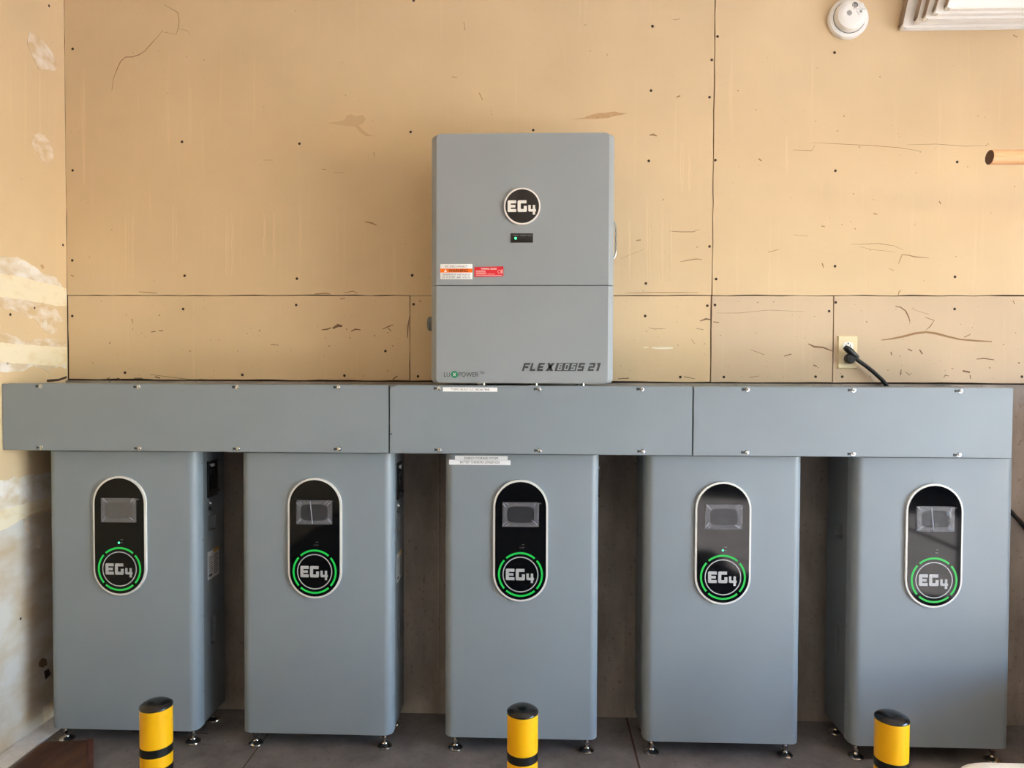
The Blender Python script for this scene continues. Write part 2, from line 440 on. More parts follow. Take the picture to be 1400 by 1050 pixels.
for px, py in [(99.5, 67), (99.5, 233), (249, 194), (409.5, 196.5), (561.5, 180.5), (565.5, 1), (892, 36), (890, 124), (887, 220),
               (981, 50), (973, 82), (970, 133), (978, 219), (1141, 72), (1142, 233.5), (1308.5, 221.5), (99, 356), (252.5, 377), (99, 432),
               (250.5, 422.5), (406, 381), (405, 417), (563.5, 376.5), (565.5, 416), (471, 513.5), (571.5, 514.5), (171, 509.5), (331.5, 512.5),
               (883, 387.5), (882, 432), (970, 337), (979, 381.5), (967, 418), (977.5, 417), (930, 515.5), (989.5, 515.5), (1141.5, 364),
               (1305.5, 378.5), (1142.5, 413.5), (1133.5, 425.5), (1305, 422.5), (1115, 515), (1151.5, 515), (1397, 515), (527, 480), (729, 178)]:
    p = W(px, py, 0)
    add('drywall_screw', screw_me, None, panel_at(p), (p.x, -.0001, p.z))

# marks on the paper face: thin ribbons, torn flaps, smears
def ribbon(pts, w, y=-.0005):
    """pts: pixels; w: width in metres, tapering at both ends"""
    P = [W(a, b, 0) for a, b in pts]
    L_, R_ = [], []
    n = len(P)
    for i, p in enumerate(P):
        t = (P[min(i+1, n-1)]-P[max(i-1, 0)]); t.normalize(); nn = Vector((-t.z, 0, t.x))
        k = w*(.35+.65*math.sin(math.pi*(i+.3)/(n-.4)))/2*random.uniform(.8, 1.2)
        L_.append((p+nn*k)); R_.append((p-nn*k))
    polys = []
    for i in range(n-1):
        polys.append([(L_[i].x, L_[i].z), (R_[i].x, R_[i].z), (R_[i+1].x, R_[i+1].z), (L_[i+1].x, L_[i+1].z)])
    return flat(polys, y)
def fleck(px, py, s, y=-.0004, n=6):
    c = W(px, py, 0); ph = random.random()*6
    a = random.uniform(.3, 1.0)
    return flat([[(c.x+s*random.uniform(.6, 1.2)*math.cos(ph+6.283*k/n), c.z+s*a*random.uniform(.6, 1.2)*math.sin(ph+6.283*k/n)) for k in range(n)]], y)
def marks(key, name, meshes, m):
    o = add(name, join(meshes), M[m], panels[key][0], kind='stuff'); return o
ul_thin = [ribbon([(225, 7), (234, 12), (243, 17), (245, 28), (244, 38), (241, 47)], .0022), ribbon([(222, 43), (214, 52), (205, 62), (198, 70), (190, 75), (181, 78), (172, 78), (165, 84), (160, 95), (155, 108), (153, 124)], .0030),
           ribbon([(224, 44), (240, 47)], .0015), ribbon([(244, 39), (256, 42), (260, 48)], .0012),
           ribbon([(634, 30), (636, 42)], .0022), ribbon([(655, 127), (660, 137)], .0030), ribbon([(511, 208), (512, 214)], .002), ribbon([(610+8, 105), (625, 106)], .0028),
           ribbon([(360, 219), (373, 219)], .0018), ribbon([(440, 231), (446, 232)], .0024), ribbon([(456, 236), (470, 236)], .0015),
           ribbon([(499, 303), (508, 305), (515, 308)], .004), ribbon([(430, 402), (445, 401), (452, 402)], .004), ribbon([(470, 401), (482, 398), (490, 401)], .003),
           ribbon([(888, 185), (893, 184), (898, 186)], .006), ribbon([(925, 133), (930, 131)], .006), ribbon([(920, 27), (930, 26)], .002), ribbon([(797, 35), (803, 34)], .001),
           ribbon([(870, 329), (876, 328)], .006), ribbon([(915, 316), (930, 317), (948, 317), (957, 313)], .0022), ribbon([(930, 358), (940, 356), (952, 354), (960, 355)], .0028), ribbon([(848, 354), (870, 345), (880, 341)], .0012),
           ribbon([(855, 401), (890, 400), (930, 400), (955, 400)], .0022), ribbon([(190, 399), (205, 400), (215, 401)], .003), ribbon([(97, 376), (101, 378)], .004)]
ul_thin += [fleck(x, y, .0022) for x, y in [(182, 72), (217, 70), (255, 78), (153, 139), (222, 43), (97, 180), (109, 181), (120, 277), (178, 286), (153, 314), (463, 347), (554, 325), (555, 333), (800, 34), (807, 70), (812, 185), (672, 152), (672, 156), (510, 165), (404, 15), (907, 273), (890, 310), (892, 326), (909, 345), (211, 384), (953, 338), (586, 380)]]
ul_thin += [fleck(random.uniform(100, 965), random.uniform(5, 395), random.uniform(.0006, .0013)) for _ in range(60)]
marks('ul', 'scuff_marks', ul_thin, 'scuff')
ur = [ribbon([(1228, 361), (1231, 354), (1233, 348), (1242, 349), (1250, 351), (1260, 352), (1270, 353)], .0032), ribbon([(1163, 334), (1180, 334), (1200, 333), (1222, 336), (1235, 342)], .0018), ribbon([(1175, 337), (1190, 341), (1210, 343), (1225, 345)], .0012),
      ribbon([(1110, 195), (1150, 197), (1190, 199), (1230, 202), (1260, 207)], .0016), ribbon([(1240, 198), (1280, 197), (1320, 200), (1345, 199)], .0014), ribbon([(1084, 205), (1110, 206), (1114, 198)], .0016),
      ribbon([(1123, 309), (1128, 310)], .004), ribbon([(1124, 360), (1126, 366)], .005), ribbon([(1228, 404), (1229, 399), (1232, 397)], .003), ribbon([(1050, 345), (1065, 341)], .002), ribbon([(1284, 275), (1286, 279)], .004), ribbon([(1194, 292), (1199, 293)], .004),
      ribbon([(1215, 367), (1222, 370)], .002), ribbon([(1085, 321), (1104, 323)], .0014), ribbon([(1385, 48), (1391, 51)], .004), ribbon([(1037, 217), (1041, 220)], .006)]
ur += [fleck(x, y, .0026) for x, y in [(1203, 105), (1154, 159), (1145, 179), (1175, 201), (1348, 199), (1351, 197), (1323, 228), (1258, 208), (1167, 265), (1194, 273), (1163, 303), (1134, 298), (1169, 313), (1151, 307), (1190, 342), (1307, 351), (1263, 384), (1355, 291), (1387, 225 + 30), (1037, 226), (1009, 124), (1033, 150), (1115, 166)]]
ur += [fleck(random.uniform(985, 1400), random.uniform(60, 395), random.uniform(.0007, .0016)) for _ in range(60)]
marks('ur', 'scuff_marks', ur, 'scuff')
l1 = [ribbon([(440, 451), (448, 450), (453, 448)], .005), ribbon([(455, 449), (462, 445), (468, 446)], .010), ribbon([(480, 453), (486, 450), (493, 451)], .005), ribbon([(523, 450), (532, 446), (538, 444)], .003), ribbon([(530, 448), (535, 453)], .003),
      ribbon([(180, 436), (182, 442)], .003), ribbon([(207, 454), (213, 453)], .005), ribbon([(217, 452), (223, 452)], .004), ribbon([(145, 519), (150, 516)], .004), ribbon([(160, 517), (166, 519)], .007), ribbon([(183, 517), (195, 517)], .004), ribbon([(212, 515), (219, 517)], .005),
      ribbon([(370, 471), (381, 472)], .003), ribbon([(465, 409), (472, 408)], .003), ribbon([(537, 519), (543, 514)], .005), ribbon([(205 + 0, 512), (260, 519), (330, 519)], .002), ribbon([(560, 432), (558, 445), (557, 462)], .004)]
l1 += [fleck(x, y, .0026) for x, y in [(218, 431), (127, 496), (150, 469), (338, 456), (260, 480), (355, 452), (398, 479), (474, 450), (479, 462), (530, 455), (537, 473), (530, 507), (450, 473), (512, 459), (445, 462), (300, 465), (325, 480)]]
l1 += [fleck(random.uniform(110, 555), random.uniform(410, 518), random.uniform(.0007, .0020)) for _ in range(60)]
marks('l1', 'scuff_marks', l1, 'scuff_dark')
l2 = [ribbon([(957, 439), (965, 436), (972, 437)], .005), ribbon([(887, 448), (895, 450), (910, 449)], .0016), ribbon([(952, 449), (962, 451)], .002), ribbon([(573, 412), (576, 411)], .004), ribbon([(845, 518), (860, 517)], .004), ribbon([(935, 515), (950, 518)], .003), ribbon([(945, 464), (950, 470)], .002)]
l2 += [fleck(random.uniform(840, 970), random.uniform(410, 519), random.uniform(.0008, .0020)) for _ in range(24)]
marks('l2', 'scuff_marks', l2, 'scuff_dark')
marks('l2', 'white_scrape', [ribbon([(891, 475.5), (900, 476), (910, 476), (920, 475.5)], .007), ribbon([(880, 475), (887, 475)], .004)], 'white_smear')
l3 = [ribbon([(1105, 470), (1113, 474), (1125, 475), (1138, 480)], .006), ribbon([(1072, 487), (1082, 484)], .004), ribbon([(975, 440), (983, 441)], .004), ribbon([(980, 428), (1010, 428), (1050, 424), (1100, 426)], .0012), ribbon([(1026, 478), (1045, 485)], .002), ribbon([(1112, 499), (1117, 501)], .005), ribbon([(1024, 516), (1038, 514)], .002)]
l3 += [fleck(random.uniform(980, 1135), random.uniform(410, 519), random.uniform(.0009, .0024)) for _ in range(34)]
marks('l3', 'scuff_marks', l3, 'scuff_dark')
l4 = [ribbon([(1224, 419), (1231, 420), (1238, 425), (1242, 433), (1244, 440)], .0045), ribbon([(1265, 434), (1277, 438), (1272, 446), (1266, 451)], .003),
      ribbon([(1218, 481), (1219, 486)], .005), ribbon([(1241, 477), (1247, 480)], .005), ribbon([(1257, 478), (1261, 484)], .006), ribbon([(1232, 505), (1231, 513)], .004), ribbon([(1238, 508), (1243, 513), (1246, 510)], .003), ribbon([(1290, 521 - 4), (1292, 513), (1297, 514)], .003),
      ribbon([(1316, 507), (1326, 509)], .008), ribbon([(1326, 513), (1327, 518)], .004), ribbon([(1335, 491), (1345, 490), (1359, 492)], .0035), ribbon([(1318, 461), (1327, 457)], .003), ribbon([(1385, 411), (1387, 416)], .003), ribbon([(1245, 422), (1270, 430)], .0012)]
l4 += [fleck(x, y, .003) for x, y in [(1372, 471), (1353, 503), (1302, 504), (1185, 440), (1323, 459), (1190, 515), (1393, 496), (1244, 442)]]
l4 += [fleck(random.uniform(1145, 1400), random.uniform(410, 519), random.uniform(.0008, .0022)) for _ in range(40)]
marks('l4', 'scuff_marks', l4, 'scuff_dark')
marks('l4', 'long_dent', [ribbon([(1205, 465), (1220, 463), (1235, 460), (1250, 456), (1266, 454), (1280, 456), (1295, 460), (1312, 464), (1335, 466), (1356, 467)], .0075)], 'scuff')
# torn paper above the inverter and a scraped flap to its left
def patch(pxs, y0, y1=0.0): return prism([(W(a, b, 0).x, W(a, b, 0).z) for a, b in pxs], y0, y1)
add('torn_paper', patch([(783, 163.5), (798, 161), (806, 158), (816, 155), (830, 154), (840, 152.5), (848, 154.5), (857, 155), (850, 157), (840, 158.5), (832, 161), (815, 162.5), (800, 162.5)], -.0008), M['torn'], panels['ul'][0])
add('scraped_flap', patch([(447, 168), (462, 166.5), (471, 164), (474, 158), (480, 156), (487, 159), (496, 157), (500, 163), (496, 168), (490, 171), (496, 178), (503, 183), (511, 186), (500, 186), (491, 180), (486, 173), (474, 172), (458, 170)], -.0012), M['crease'], panels['ul'][0])
streaks = []
for (a, b, t, bo) in [(172, 176, 292, 385), (181, 183, 295, 380), (237, 241, 280, 360), (310, 313, 295, 378), (317, 319, 290, 378), (361, 363, 290, 350), (374, 376, 290, 365), (259, 262, 120, 195), (931, 934, 195, 262), (942, 944, 210, 262), (885, 888, 270, 390), (905, 907, 280, 390), (917, 918, 290, 380), (860, 862, 300, 385), (114, 116, 95, 260), (538, 540, 330, 400), (1075, 1077, 185, 240)]:
    n = 8
    streaks.append(ribbon([((a+(b-a)*0)+random.uniform(-.6, .6), t+(bo-t)*i/n) for i in range(n+1)], .0030))
    streaks.append(ribbon([(b+random.uniform(-.6, .6), t+(bo-t)*i/n) for i in range(n+1)], .0018))
marks('ul', 'paint_smears', streaks[:-2], 'streak'); marks('ur', 'paint_smears', streaks[-2:], 'streak')

# --- left wall with taped and mudded joints
wall_left = struct('wall_left', box(LX-.12, LX, -5.6, 0, 0, CEIL), M['drywall'])
def lpatch(name, pxs, t, m, rough=.004):
    pts = [WXp(a, b, LX) for a, b in pxs]
    out = []
    for i, p in enumerate(pts):
        q = pts[(i+1) % len(pts)]
        n = max(1, int((q-p).length/.012))
        for k in range(n):
            s = p.lerp(q, k/n); out.append((min(s.y+random.uniform(-rough, rough), -.003), s.z+random.uniform(-rough, rough)))
    n = len(out)
    v = [(LX+t, y, z) for y, z in out]+[(LX-.001, y, z) for y, z in out]
    f = [tuple(range(n)), tuple(range(n, 2*n))]+[(i, (i+1) % n, n+(i+1) % n, n+i) for i in range(n)]
    return add(name, pydata(v, f), M[m], wall_left)
lpatch('plaster_patch', [(40, 42), (47, 45), (58, 55), (70, 70), (78, 85), (77, 96), (72, 97), (62, 94), (53, 95), (45, 80), (37, 60)], .0010, 'mud_thin', .002)
lpatch('plaster_patch', [(46, 184), (53, 181), (60, 184), (67, 193), (72, 207), (73, 221), (68, 222), (58, 220), (47, 205), (44, 194)], .0010, 'mud_thin', .002)
lpatch('joint_compound', [(-6, 349), (12, 350), (28, 354), (42, 363), (58, 373), (76, 381), (85, 392), (60, 388), (30, 381), (-6, 374)], .0012, 'mud')
lpatch('joint_compound', [(-6, 404), (20, 406), (45, 412), (65, 416), (78, 424), (86, 440), (76, 443), (78, 457), (62, 454), (46, 436), (22, 425), (-6, 417)], .0008, 'mud_thin')
lpatch('joint_tape', [(-6, 373), (20, 377), (45, 383), (70, 389), (91, 394), (91, 418), (80, 419), (70, 417), (50, 413), (25, 409), (-6, 405)], .0016, 'tape', .0015)
lpatch('plaster_dot', [(58, 442), (60, 437), (63, 438), (64.5, 443), (62, 448), (59, 447)], .0014, 'mud', .0005)
lpatch('joint_compound', [(-6, 456), (12, 457), (22, 460), (30, 467), (50, 465), (70, 462), (88, 466), (91, 474), (60, 474), (-6, 473)], .0010, 'mud_thin')
lpatch('joint_compound', [(-6, 492), (20, 496), (48, 497), (70, 498), (90, 499), (90, 503), (70, 502), (66, 510), (60, 505), (50, 501), (40, 501), (28, 507), (-6, 509)], .0010, 'mud')
lpatch('joint_tape', [(-6, 468), (30, 471), (60, 473), (91, 475), (91, 499), (70, 500), (45, 498), (20, 497), (-6, 494)], .0016, 'tape', .0015)
lpatch('joint_compound', [(-10, 660), (8, 656), (18, 650), (26, 654), (40, 650), (52, 649), (75, 645), (82, 684), (64, 690), (40, 697), (20, 704), (-10, 720)], .0012, 'mud')
lpatch('joint_compound', [(-10, 700), (20, 692), (70, 678), (70, 694), (40, 704), (10, 722), (-10, 728)], .0018, 'tape', .002)
lpatch('joint_compound', [(-12, 728), (20, 712), (64, 700), (88, 700), (88, 960), (74, 992), (40, 1022), (-12, 1062)], .0006, 'mud_low', .003)
lpatch('paint_smear', [(30, 700), (36, 698), (42, 730), (34, 728)], .0013, 'mud_thin', .001)
lpatch('paint_smear', [(48, 735), (58, 730), (54, 750), (47, 748)], .0013, 'mud_thin', .001)
lpatch('paper_tear', [(55, 362), (58, 361), (61, 366), (58, 368)], .0008, 'torn', .0006)
lpatch('plaster_patch', [(58, 966), (72, 958), (80, 985), (75, 998), (60, 996)], .0010, 'mud_thin', .002)
def lscrew(px, py):
    p = WXp(px, py, LX)
    me = lathe([(.0001, 0), (.0042, 0), (.0046, .0006), (.003, .0012), (.0008, .0008)], 12, 'X'); add('drywall_screw', me, M['screw_dark'], wall_left, (LX, p.y, p.z))
for q in [(67, 8), (86, 335), (14, 430), (47, 421), (52, 484), (42, 478), (28, 846), (10, 497)]: lscrew(*q)
lpatch('broken_hole', [(53, 905), (57, 900), (63, 901), (64, 909), (58, 913), (53, 911)], .0013, 'scuff_dark', .0008)
lpatch('broken_hole', [(60, 918), (66, 914), (69, 922), (62, 929)], .0015, 'backing', .0008)
lpatch('dark_gap', [(64, 519), (80, 518), (91, 514), (91, 517), (80, 521), (64, 522.5)], .0006, 'backing', .0004)
# left drywall in the shade below: a pale strip painting the brightly lit floor edge, and a short dark board in front of it
add('lit_floor_strip', box(LX, -1.545, -.75, -.06, -.002, .004, .0015), M['lit_floor'], wall_left)

# slab joints
for px, x2 in ((857, 0),):
    a = W(857, 900, -.012).x
    add('slab_joint', box(a-.003, a+.003, -1.6, -.012, -.002, .0012), M['backing'], floor)
a = W(363, 900, 0).x
add('slab_joint', box(-.86, -.857, -1.6, -.012, -.002, .0010), M['backing'], floor)
add('slab_joint', box(-1.30, -1.05, -.176, -.173, -.002, .0010), M['backing'], floor)

# ------------------------------------------------------------------ EG4 lettering shared by badges
def bar(x0, x1, z0, z1): return [(x0, z0), (x1, z0), (x1, z1), (x0, z1)]
EG4 = []
def _e(x0, y0, x1, y1): EG4.append(bar((x0-395)/290, (x1-395)/290, -(y1-378)/290, -(y0-378)/290))
c = 14
def _poly(p): EG4.append([((a-395)/290, -(b-378)/290) for a, b in p])
_poly([(165+c, 287), (215, 287), (215, 470), (165+c, 470), (165, 470-c), (165, 287+c)])            # E
_e(215, 287, 302, 335); _e(215, 358, 287, 400); _e(215, 423, 302, 470)
_poly([(322+c, 287), (372, 287), (372, 470), (322+c, 470), (322, 470-c), (322, 287+c)])            # G
_e(372, 287, 462, 335); _e(372, 423, 420, 470); _poly([(420, 375), (468, 375), (468, 470-c), (468-c, 470), (420, 470)])
_poly([(492, 362), (530, 362), (530, 465), (492+c, 465), (492, 465-c)])                            # 4
_e(530, 426, 612, 465); _e(562, 362, 600, 426); _e(562, 465, 600, 512)
def eg4(cx, cz, R_, y): return flat([[(cx+u*R_, cz+v*R_) for u, v in p] for p in EG4], y)

# ------------------------------------------------------------------ battery cabinets
YC = -.265                       # front face of the cabinets
CW = .466                        # width
CBK = .200                       # depth
CB = W(265, 1000, YC).z          # underside
CT = .920                        # top
cab_px = [(66, 269, 810), (330, 536, 812), (610, 816, 815), (881, 1096, 818), (1166, 1385.5, 822)]
cab_x = [(W(a, m_, YC).x+W(b, m_, YC).x)/2 for a, b, m_ in cab_px]
X1 = cab_x[0]
def L1(px, py):
    p = W(px, py, YC); return p.x-X1, p.z
PCX = sum(W(a, 735, YC).x-cx for (a, _, _), cx in zip([(160, 0, 0), (428, 0, 0), (711.7, 0, 0), (990, 0, 0), (1283, 0, 0)], cab_x))/5
PZT, PZB = L1(160, 650.6)[1], L1(160, 813)[1]
PR = (W(711.7+37.3, 735, YC).x-W(711.7-37.3, 735, YC).x)/2
LCZ = L1(160, 776.7)[1]
S = 2.135/970                    # metres per photograph pixel on the cabinet fronts

def capsule(cx, zt, zb, r, n=20):
    p = []
    for k in range(n+1):
        a = math.pi*k/n; p.append((cx+r*math.cos(a), zt-r+r*math.sin(a)))
    for k in range(n+1):
        a = math.pi+math.pi*k/n; p.append((cx+r*math.cos(a), zb+r+r*math.sin(a)))
    return p
def side_with_pockets(x, y0, y1, z0, z1, pockets, depth, sgn):
    """side skin at x (normal sgn) with rectangular pockets pressed inward, sloping floor"""
    ys = sorted({y0, y1} | {p[0] for p in pockets} | {p[1] for p in pockets})
    zs = sorted({z0, z1} | {p[2] for p in pockets} | {p[3] for p in pockets})
    v, f = [], []
    def q(a, b, c_, d):
        i = len(v); v.extend([a, b, c_, d]); f.append((i, i+1, i+2, i+3))
    for i in range(len(ys)-1):
        for j in range(len(zs)-1):
            a, b, c0, c1 = ys[i], ys[i+1], zs[j], zs[j+1]
            my, mz = (a+b)/2, (c0+c1)/2
            if any(p[0] < my < p[1] and p[2] < mz < p[3] for p in pockets): continue
            q((x, a, c0), (x, b, c0), (x, b, c1), (x, a, c1))
    for (a, b, c0, c1) in pockets:
        xi = x-sgn*depth; b2 = b-.006; a2 = a+.006; d0, d1 = c0+.004, c1-.004
        q((xi, a2, d0), (xi, b2, d0), (xi, b2, d1), (xi, a2, d1))
        q((x, a, c0), (xi, a2, d0), (xi, a2, d1), (x, a, c1)); q((x, b, c0), (xi, b2, d0), (xi, b2, d1), (x, b, c1))
        q((x, a, c0), (x, b, c0), (xi, b2, d0), (xi, a2, d0)); q((x, a, c1), (x, b, c1), (xi, b2, d1), (xi, a2, d1))
    bm = bmesh.new(); me = pydata(v, f, fix=False); bm.from_mesh(me); bmesh.ops.remove_doubles(bm, verts=bm.verts, dist=1e-6)
    bm.to_mesh(me); bm.free(); return me
foot_pad = lathe([(.0, 0), (.0215, 0), (.0232, .0025), (.0225, .0055), (.0165, .0105), (.0095, .0135), (.0085, .016), (.0, .016)], 28)
foot_pad.materials.append(M['chrome'])
foot_stem = lathe([(.0, .014), (.0052, .014), (.0052, .026), (.0095, .026), (.0095, .034), (.0052, .034), (.0052, CB+.004), (.0, CB+.004)], 12)
foot_stem.materials.append(M['chrome'])
tiny_screw = lathe([(.0001, 0), (.0022, 0), (.0018, .0008), (.0001, .0012)], 10, 'X'); tiny_screw.materials.append(M['zinc'])

def front_profile(hw, depth, r, n=8):
    p = [(-hw, depth)]
    for k in range(n+1):
        a = math.pi+math.pi/2*k/n; p.append((-hw+r+r*math.cos(a), r+r*math.sin(a)))
    for k in range(n+1):
        a = 1.5*math.pi+math.pi/2*k/n; p.append((hw-r+r*math.cos(a), r+r*math.sin(a)))
    p.append((hw, depth)); return p

def cabinet(i, label, led_on, film, stickers=False):
    t = thing('battery_cabinet', label, 'battery', (cab_x[i], YC, 0), 'five battery cabinets under the wireway')
    hw = CW/2
    cover = zprism(front_profile(hw, .048, .026), CB, CT); add('front_cover', cover, M['grey'], t)
    # body shell with pressed hand-holds on both sides
    bw = hw-.0015
    y0, y1 = .0485, CBK
    pk = [(.085, .140, .655, .700), (.098, .130, .285, .375)]
    sides = join([side_with_pockets(bw, y0, y1, CB+.002, CT-.002, pk, .022, 1), side_with_pockets(-bw, y0, y1, CB+.002, CT-.002, pk, .022, -1)])
    shell = pydata([(-bw, y0, CB+.002), (bw, y0, CB+.002), (bw, y1, CB+.002), (-bw, y1, CB+.002), (-bw, y0, CT-.002), (bw, y0, CT-.002), (bw, y1, CT-.002), (-bw, y1, CT-.002)],
                   [(0, 1, 2, 3), (4, 5, 6, 7), (2, 3, 7, 6), (0, 1, 5, 4)])
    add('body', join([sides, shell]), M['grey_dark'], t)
    # breaker window, key switches and rating plate on the right side
    br = add('breaker_window', join([box(bw, bw+.004, .078, .143, .765, .772), box(bw, bw+.004, .078, .143, .872, .880), box(bw, bw+.004, .078, .084, .765, .880), box(bw, bw+.004, .137, .143, .765, .880), box(bw, bw+.001, .078, .143, .765, .880)]), M['black'], t)
    add('clear_cover', box(bw+.004, bw+.010, .084, .137, .790, .868, .002), M['smoke'], br)
    add('breaker_toggle', box(bw+.001, bw+.009, .100, .118, .835, .852, .002), M['black'], br)
    add('warning_tag', box(bw+.004, bw+.0106, .088, .112, .862, .872, .001), M['tinyprint'], br)
    add('latch', box(bw+.004, bw+.012, .095, .142, .776, .786, .002), M['black_rub'], br)
    for z in (.745, .728):
        add('key_switch', lathe([(.0001, 0), (.0065, 0), (.0065, .004), (.0045, .007), (.0001, .007)], 16, 'X'), M['zinc' if z > .74 else 'black'], t, (bw, .092, z))
    pl = add('rating_plate', box(bw, bw+.0008, .078, .158, .500, .590), M['plate_shaded'], t)
    add('plate_header', box(bw+.0008, bw+.0012, .118, .158, .580, .590), M['orange_shaded'], pl)
    rows = [box(bw+.0008, bw+.0011, .083, random.uniform(.105, .115), z, z+.0022) for z in [.505+.006*k for k in range(3, 12)]]
    rows += [box(bw+.0008, bw+.0011, .121, random.uniform(.148, .155), z, z+.0022) for z in [.505+.006*k for k in range(1, 12)]]
    rows += [box(bw+.0008, bw+.0011, .085, .108, .508, .517)]
    add('fine_print', join(rows), M['ink'], pl)
    for z in (.880, .640, .400, .160):
        for s in (-1, 1):
            o = add('seam_screw', tiny_screw, None, t, (s*hw, .040, z))
            if s < 0: o.rotation_euler = (0, 0, math.pi)
    for fx in (-hw+.030, hw-.030):
        for fy in (.035, .180):
            p = add('foot', foot_pad, None, t, (fx, fy, 0)); add('stem', foot_stem, None, p)
    # display: white rimmed black capsule
    cx = PCX
    bz = add('bezel', prism(capsule(cx, PZT, PZB, PR), -.0075, .001), M['bezel'], t)
    b = add('display_panel', prism(capsule(cx, PZT-.0058, PZB+.0058, PR-.0058), -.0088, -.004), M['black_glass'], t)
    sx0, sx1 = cx+(135-160)*S, cx+(185-160)*S; sz0, sz1 = L1(160, 713)[1], L1(160, 680)[1]
    add('screen', box(sx0+.004, sx1-.004, -.0092, -.0088, sz0+.004, sz1-.004), M['screen'], b)
    # crinkled protective film
    nx, nz = 14, 9; v, f = [], []
    rnd = random.Random(i*3+1)
    for q_ in range(nz+1):
        for p_ in range(nx+1):
            u, w_ = p_/nx, q_/nz
            e = min(u, 1-u, w_*.7, (1-w_)*.7)
            v.append((sx0+(sx1-sx0)*u+.001*rnd.uniform(-1, 1), -.0095-(.0007+.0016*rnd.random()*(1 if e < .16 else .15)), sz0+(sz1-sz0)*w_))
    for q_ in range(nz):
        for p_ in range(nx):
            k = q_*(nx+1)+p_; f.append((k, k+1, k+nx+2, k+nx+1))
    fl = pydata(v, f, fix=False); autosmooth(fl, 60)
    fo = add('screen_film', fl, M[film], b); fo['label'] = 'crinkled clear protective film over the screen'
    cxs, czs = (sx0+sx1)/2, (sz0+sz1)/2; ax, az = (sx1-sx0)/2, (sz1-sz0)/2
    inner = [(cxs+ax*.74*math.copysign(abs(math.cos(q))**.45, math.cos(q)), czs+az*.66*math.copysign(abs(math.sin(q))**.45, math.sin(q))) for q in [2*math.pi*(k+.5)/40 for k in range(40)]]
    outer = []
    for x_, z_ in inner:
        dx_, dz_ = (x_-cxs)/ax, (z_-czs)/az; m_ = max(abs(dx_), abs(dz_)); outer.append((cxs+ax*dx_/m_, czs+az*dz_/m_))
    add('film_border', flat([[inner[k], outer[k], outer[(k+1) % 40], inner[(k+1) % 40]] for k in range(40)], -.0122), M['film_edge'], b)
    cr = []
    for sx_, sz_ in ((-1, -1), (1, -1), (1, 1), (-1, 1)):
        for q in range(3):
            u0, w0_ = rnd.uniform(.80, 1.0), rnd.uniform(.75, 1.0); u1, w1_ = u0-rnd.uniform(.08, .30), w0_-rnd.uniform(.12, .40); tk = rnd.uniform(.0003, .0009)
            a_, b_ = (cxs+sx_*ax*u0, czs+sz_*az*w0_), (cxs+sx_*ax*u1, czs+sz_*az*w1_)
            cr.append([(a_[0]-tk, a_[1]), (a_[0]+tk, a_[1]), (b_[0]+tk*.6, b_[1]), (b_[0]-tk*.6, b_[1])])
    if i in (1, 4):
        lx0 = cxs-ax*.12; cr.append([(lx0, czs-az*.9), (lx0+.0028, czs-az*.9), (lx0-.004, czs+az*.9), (lx0-.007, czs+az*.9)])
    add('film_crease_glints', flat(cr, -.0125), M['film_hi'], b, kind='stuff')
    add('film_tab', box(sx1-.006, sx1+.008, -.0105, -.0101, sz1-.006, sz1-.0015), M[film], b)
    yF = -.0092
    for k in range(4):
        a0 = math.radians(45+90*k+4); a1 = math.radians(135+90*k-4)
        add('light_ring_segment', ring(cx, LCZ, 28.2*S, 30.8*S, a0, a1, yF, 20), M['green'], b)
    add('logo_ring', ring(cx, LCZ, 23.2*S, 24.6*S, 0, 2*math.pi, yF, 56), M['silver'], b)
    add('logo_lettering', eg4(cx-.0005, LCZ, 25.0*S, yF), M['silver'], b)
    zi = L1(160, 741)[1]; zi2 = L1(160, 737)[1]
    add('status_light', prism(circ(cx-.001, zi, .0027, 14), -.0098, -.0086), M['led' if led_on else 'led_off'], b)
    add('indicator_text', join([text('ALM', cx+.0075, zi2-.001, .0026, yF, None), text('RUN', cx+.0075, zi-.001, .0026, yF, None)]), M['tinyprint'], b)
    if stickers:
        def sl(px0, px1, py0, py1, s):
            p0, p1 = W(px0, py1, YC), W(px1, py0, YC); x0, x1 = p0.x-cab_x[i], p1.x-cab_x[i]
            o = add('label_strip', box(x0, x1, -.0006, 0, p0.z, p1.z), M['label'], t); o['label'] = 'white label strip reading '+s
            add('lettering', text(s, (x0+x1)/2, p0.z+(p1.z-p0.z)*.27, (p1.z-p0.z)*.5, -.0009, (x1-x0)*.64), M['ink'], o)
        sl(622, 694, 623.6, 629.2, 'ENERGY STORAGE SYSTEM'); sl(614, 698, 629.2, 635.2, 'BATTERY CHEMISTRY LITHIUM ION')
    return t
cabinet(0, 'grey battery cabinet nearest the left wall, tall rounded front with hazy grey screen film', True, 'film_grey')
cabinet(1, 'grey battery cabinet second from the left wall, between leftmost and middle cabinets', False, 'film')
cabinet(2, 'middle grey battery cabinet with two white label strips, directly below the inverter', False, 'film', True)
cabinet(3, 'grey battery cabinet second from the right, fourth along the row, its status dot lit', True, 'film')
cabinet(4, 'rightmost grey battery cabinet with its left side and hand-holds showing', False, 'film')

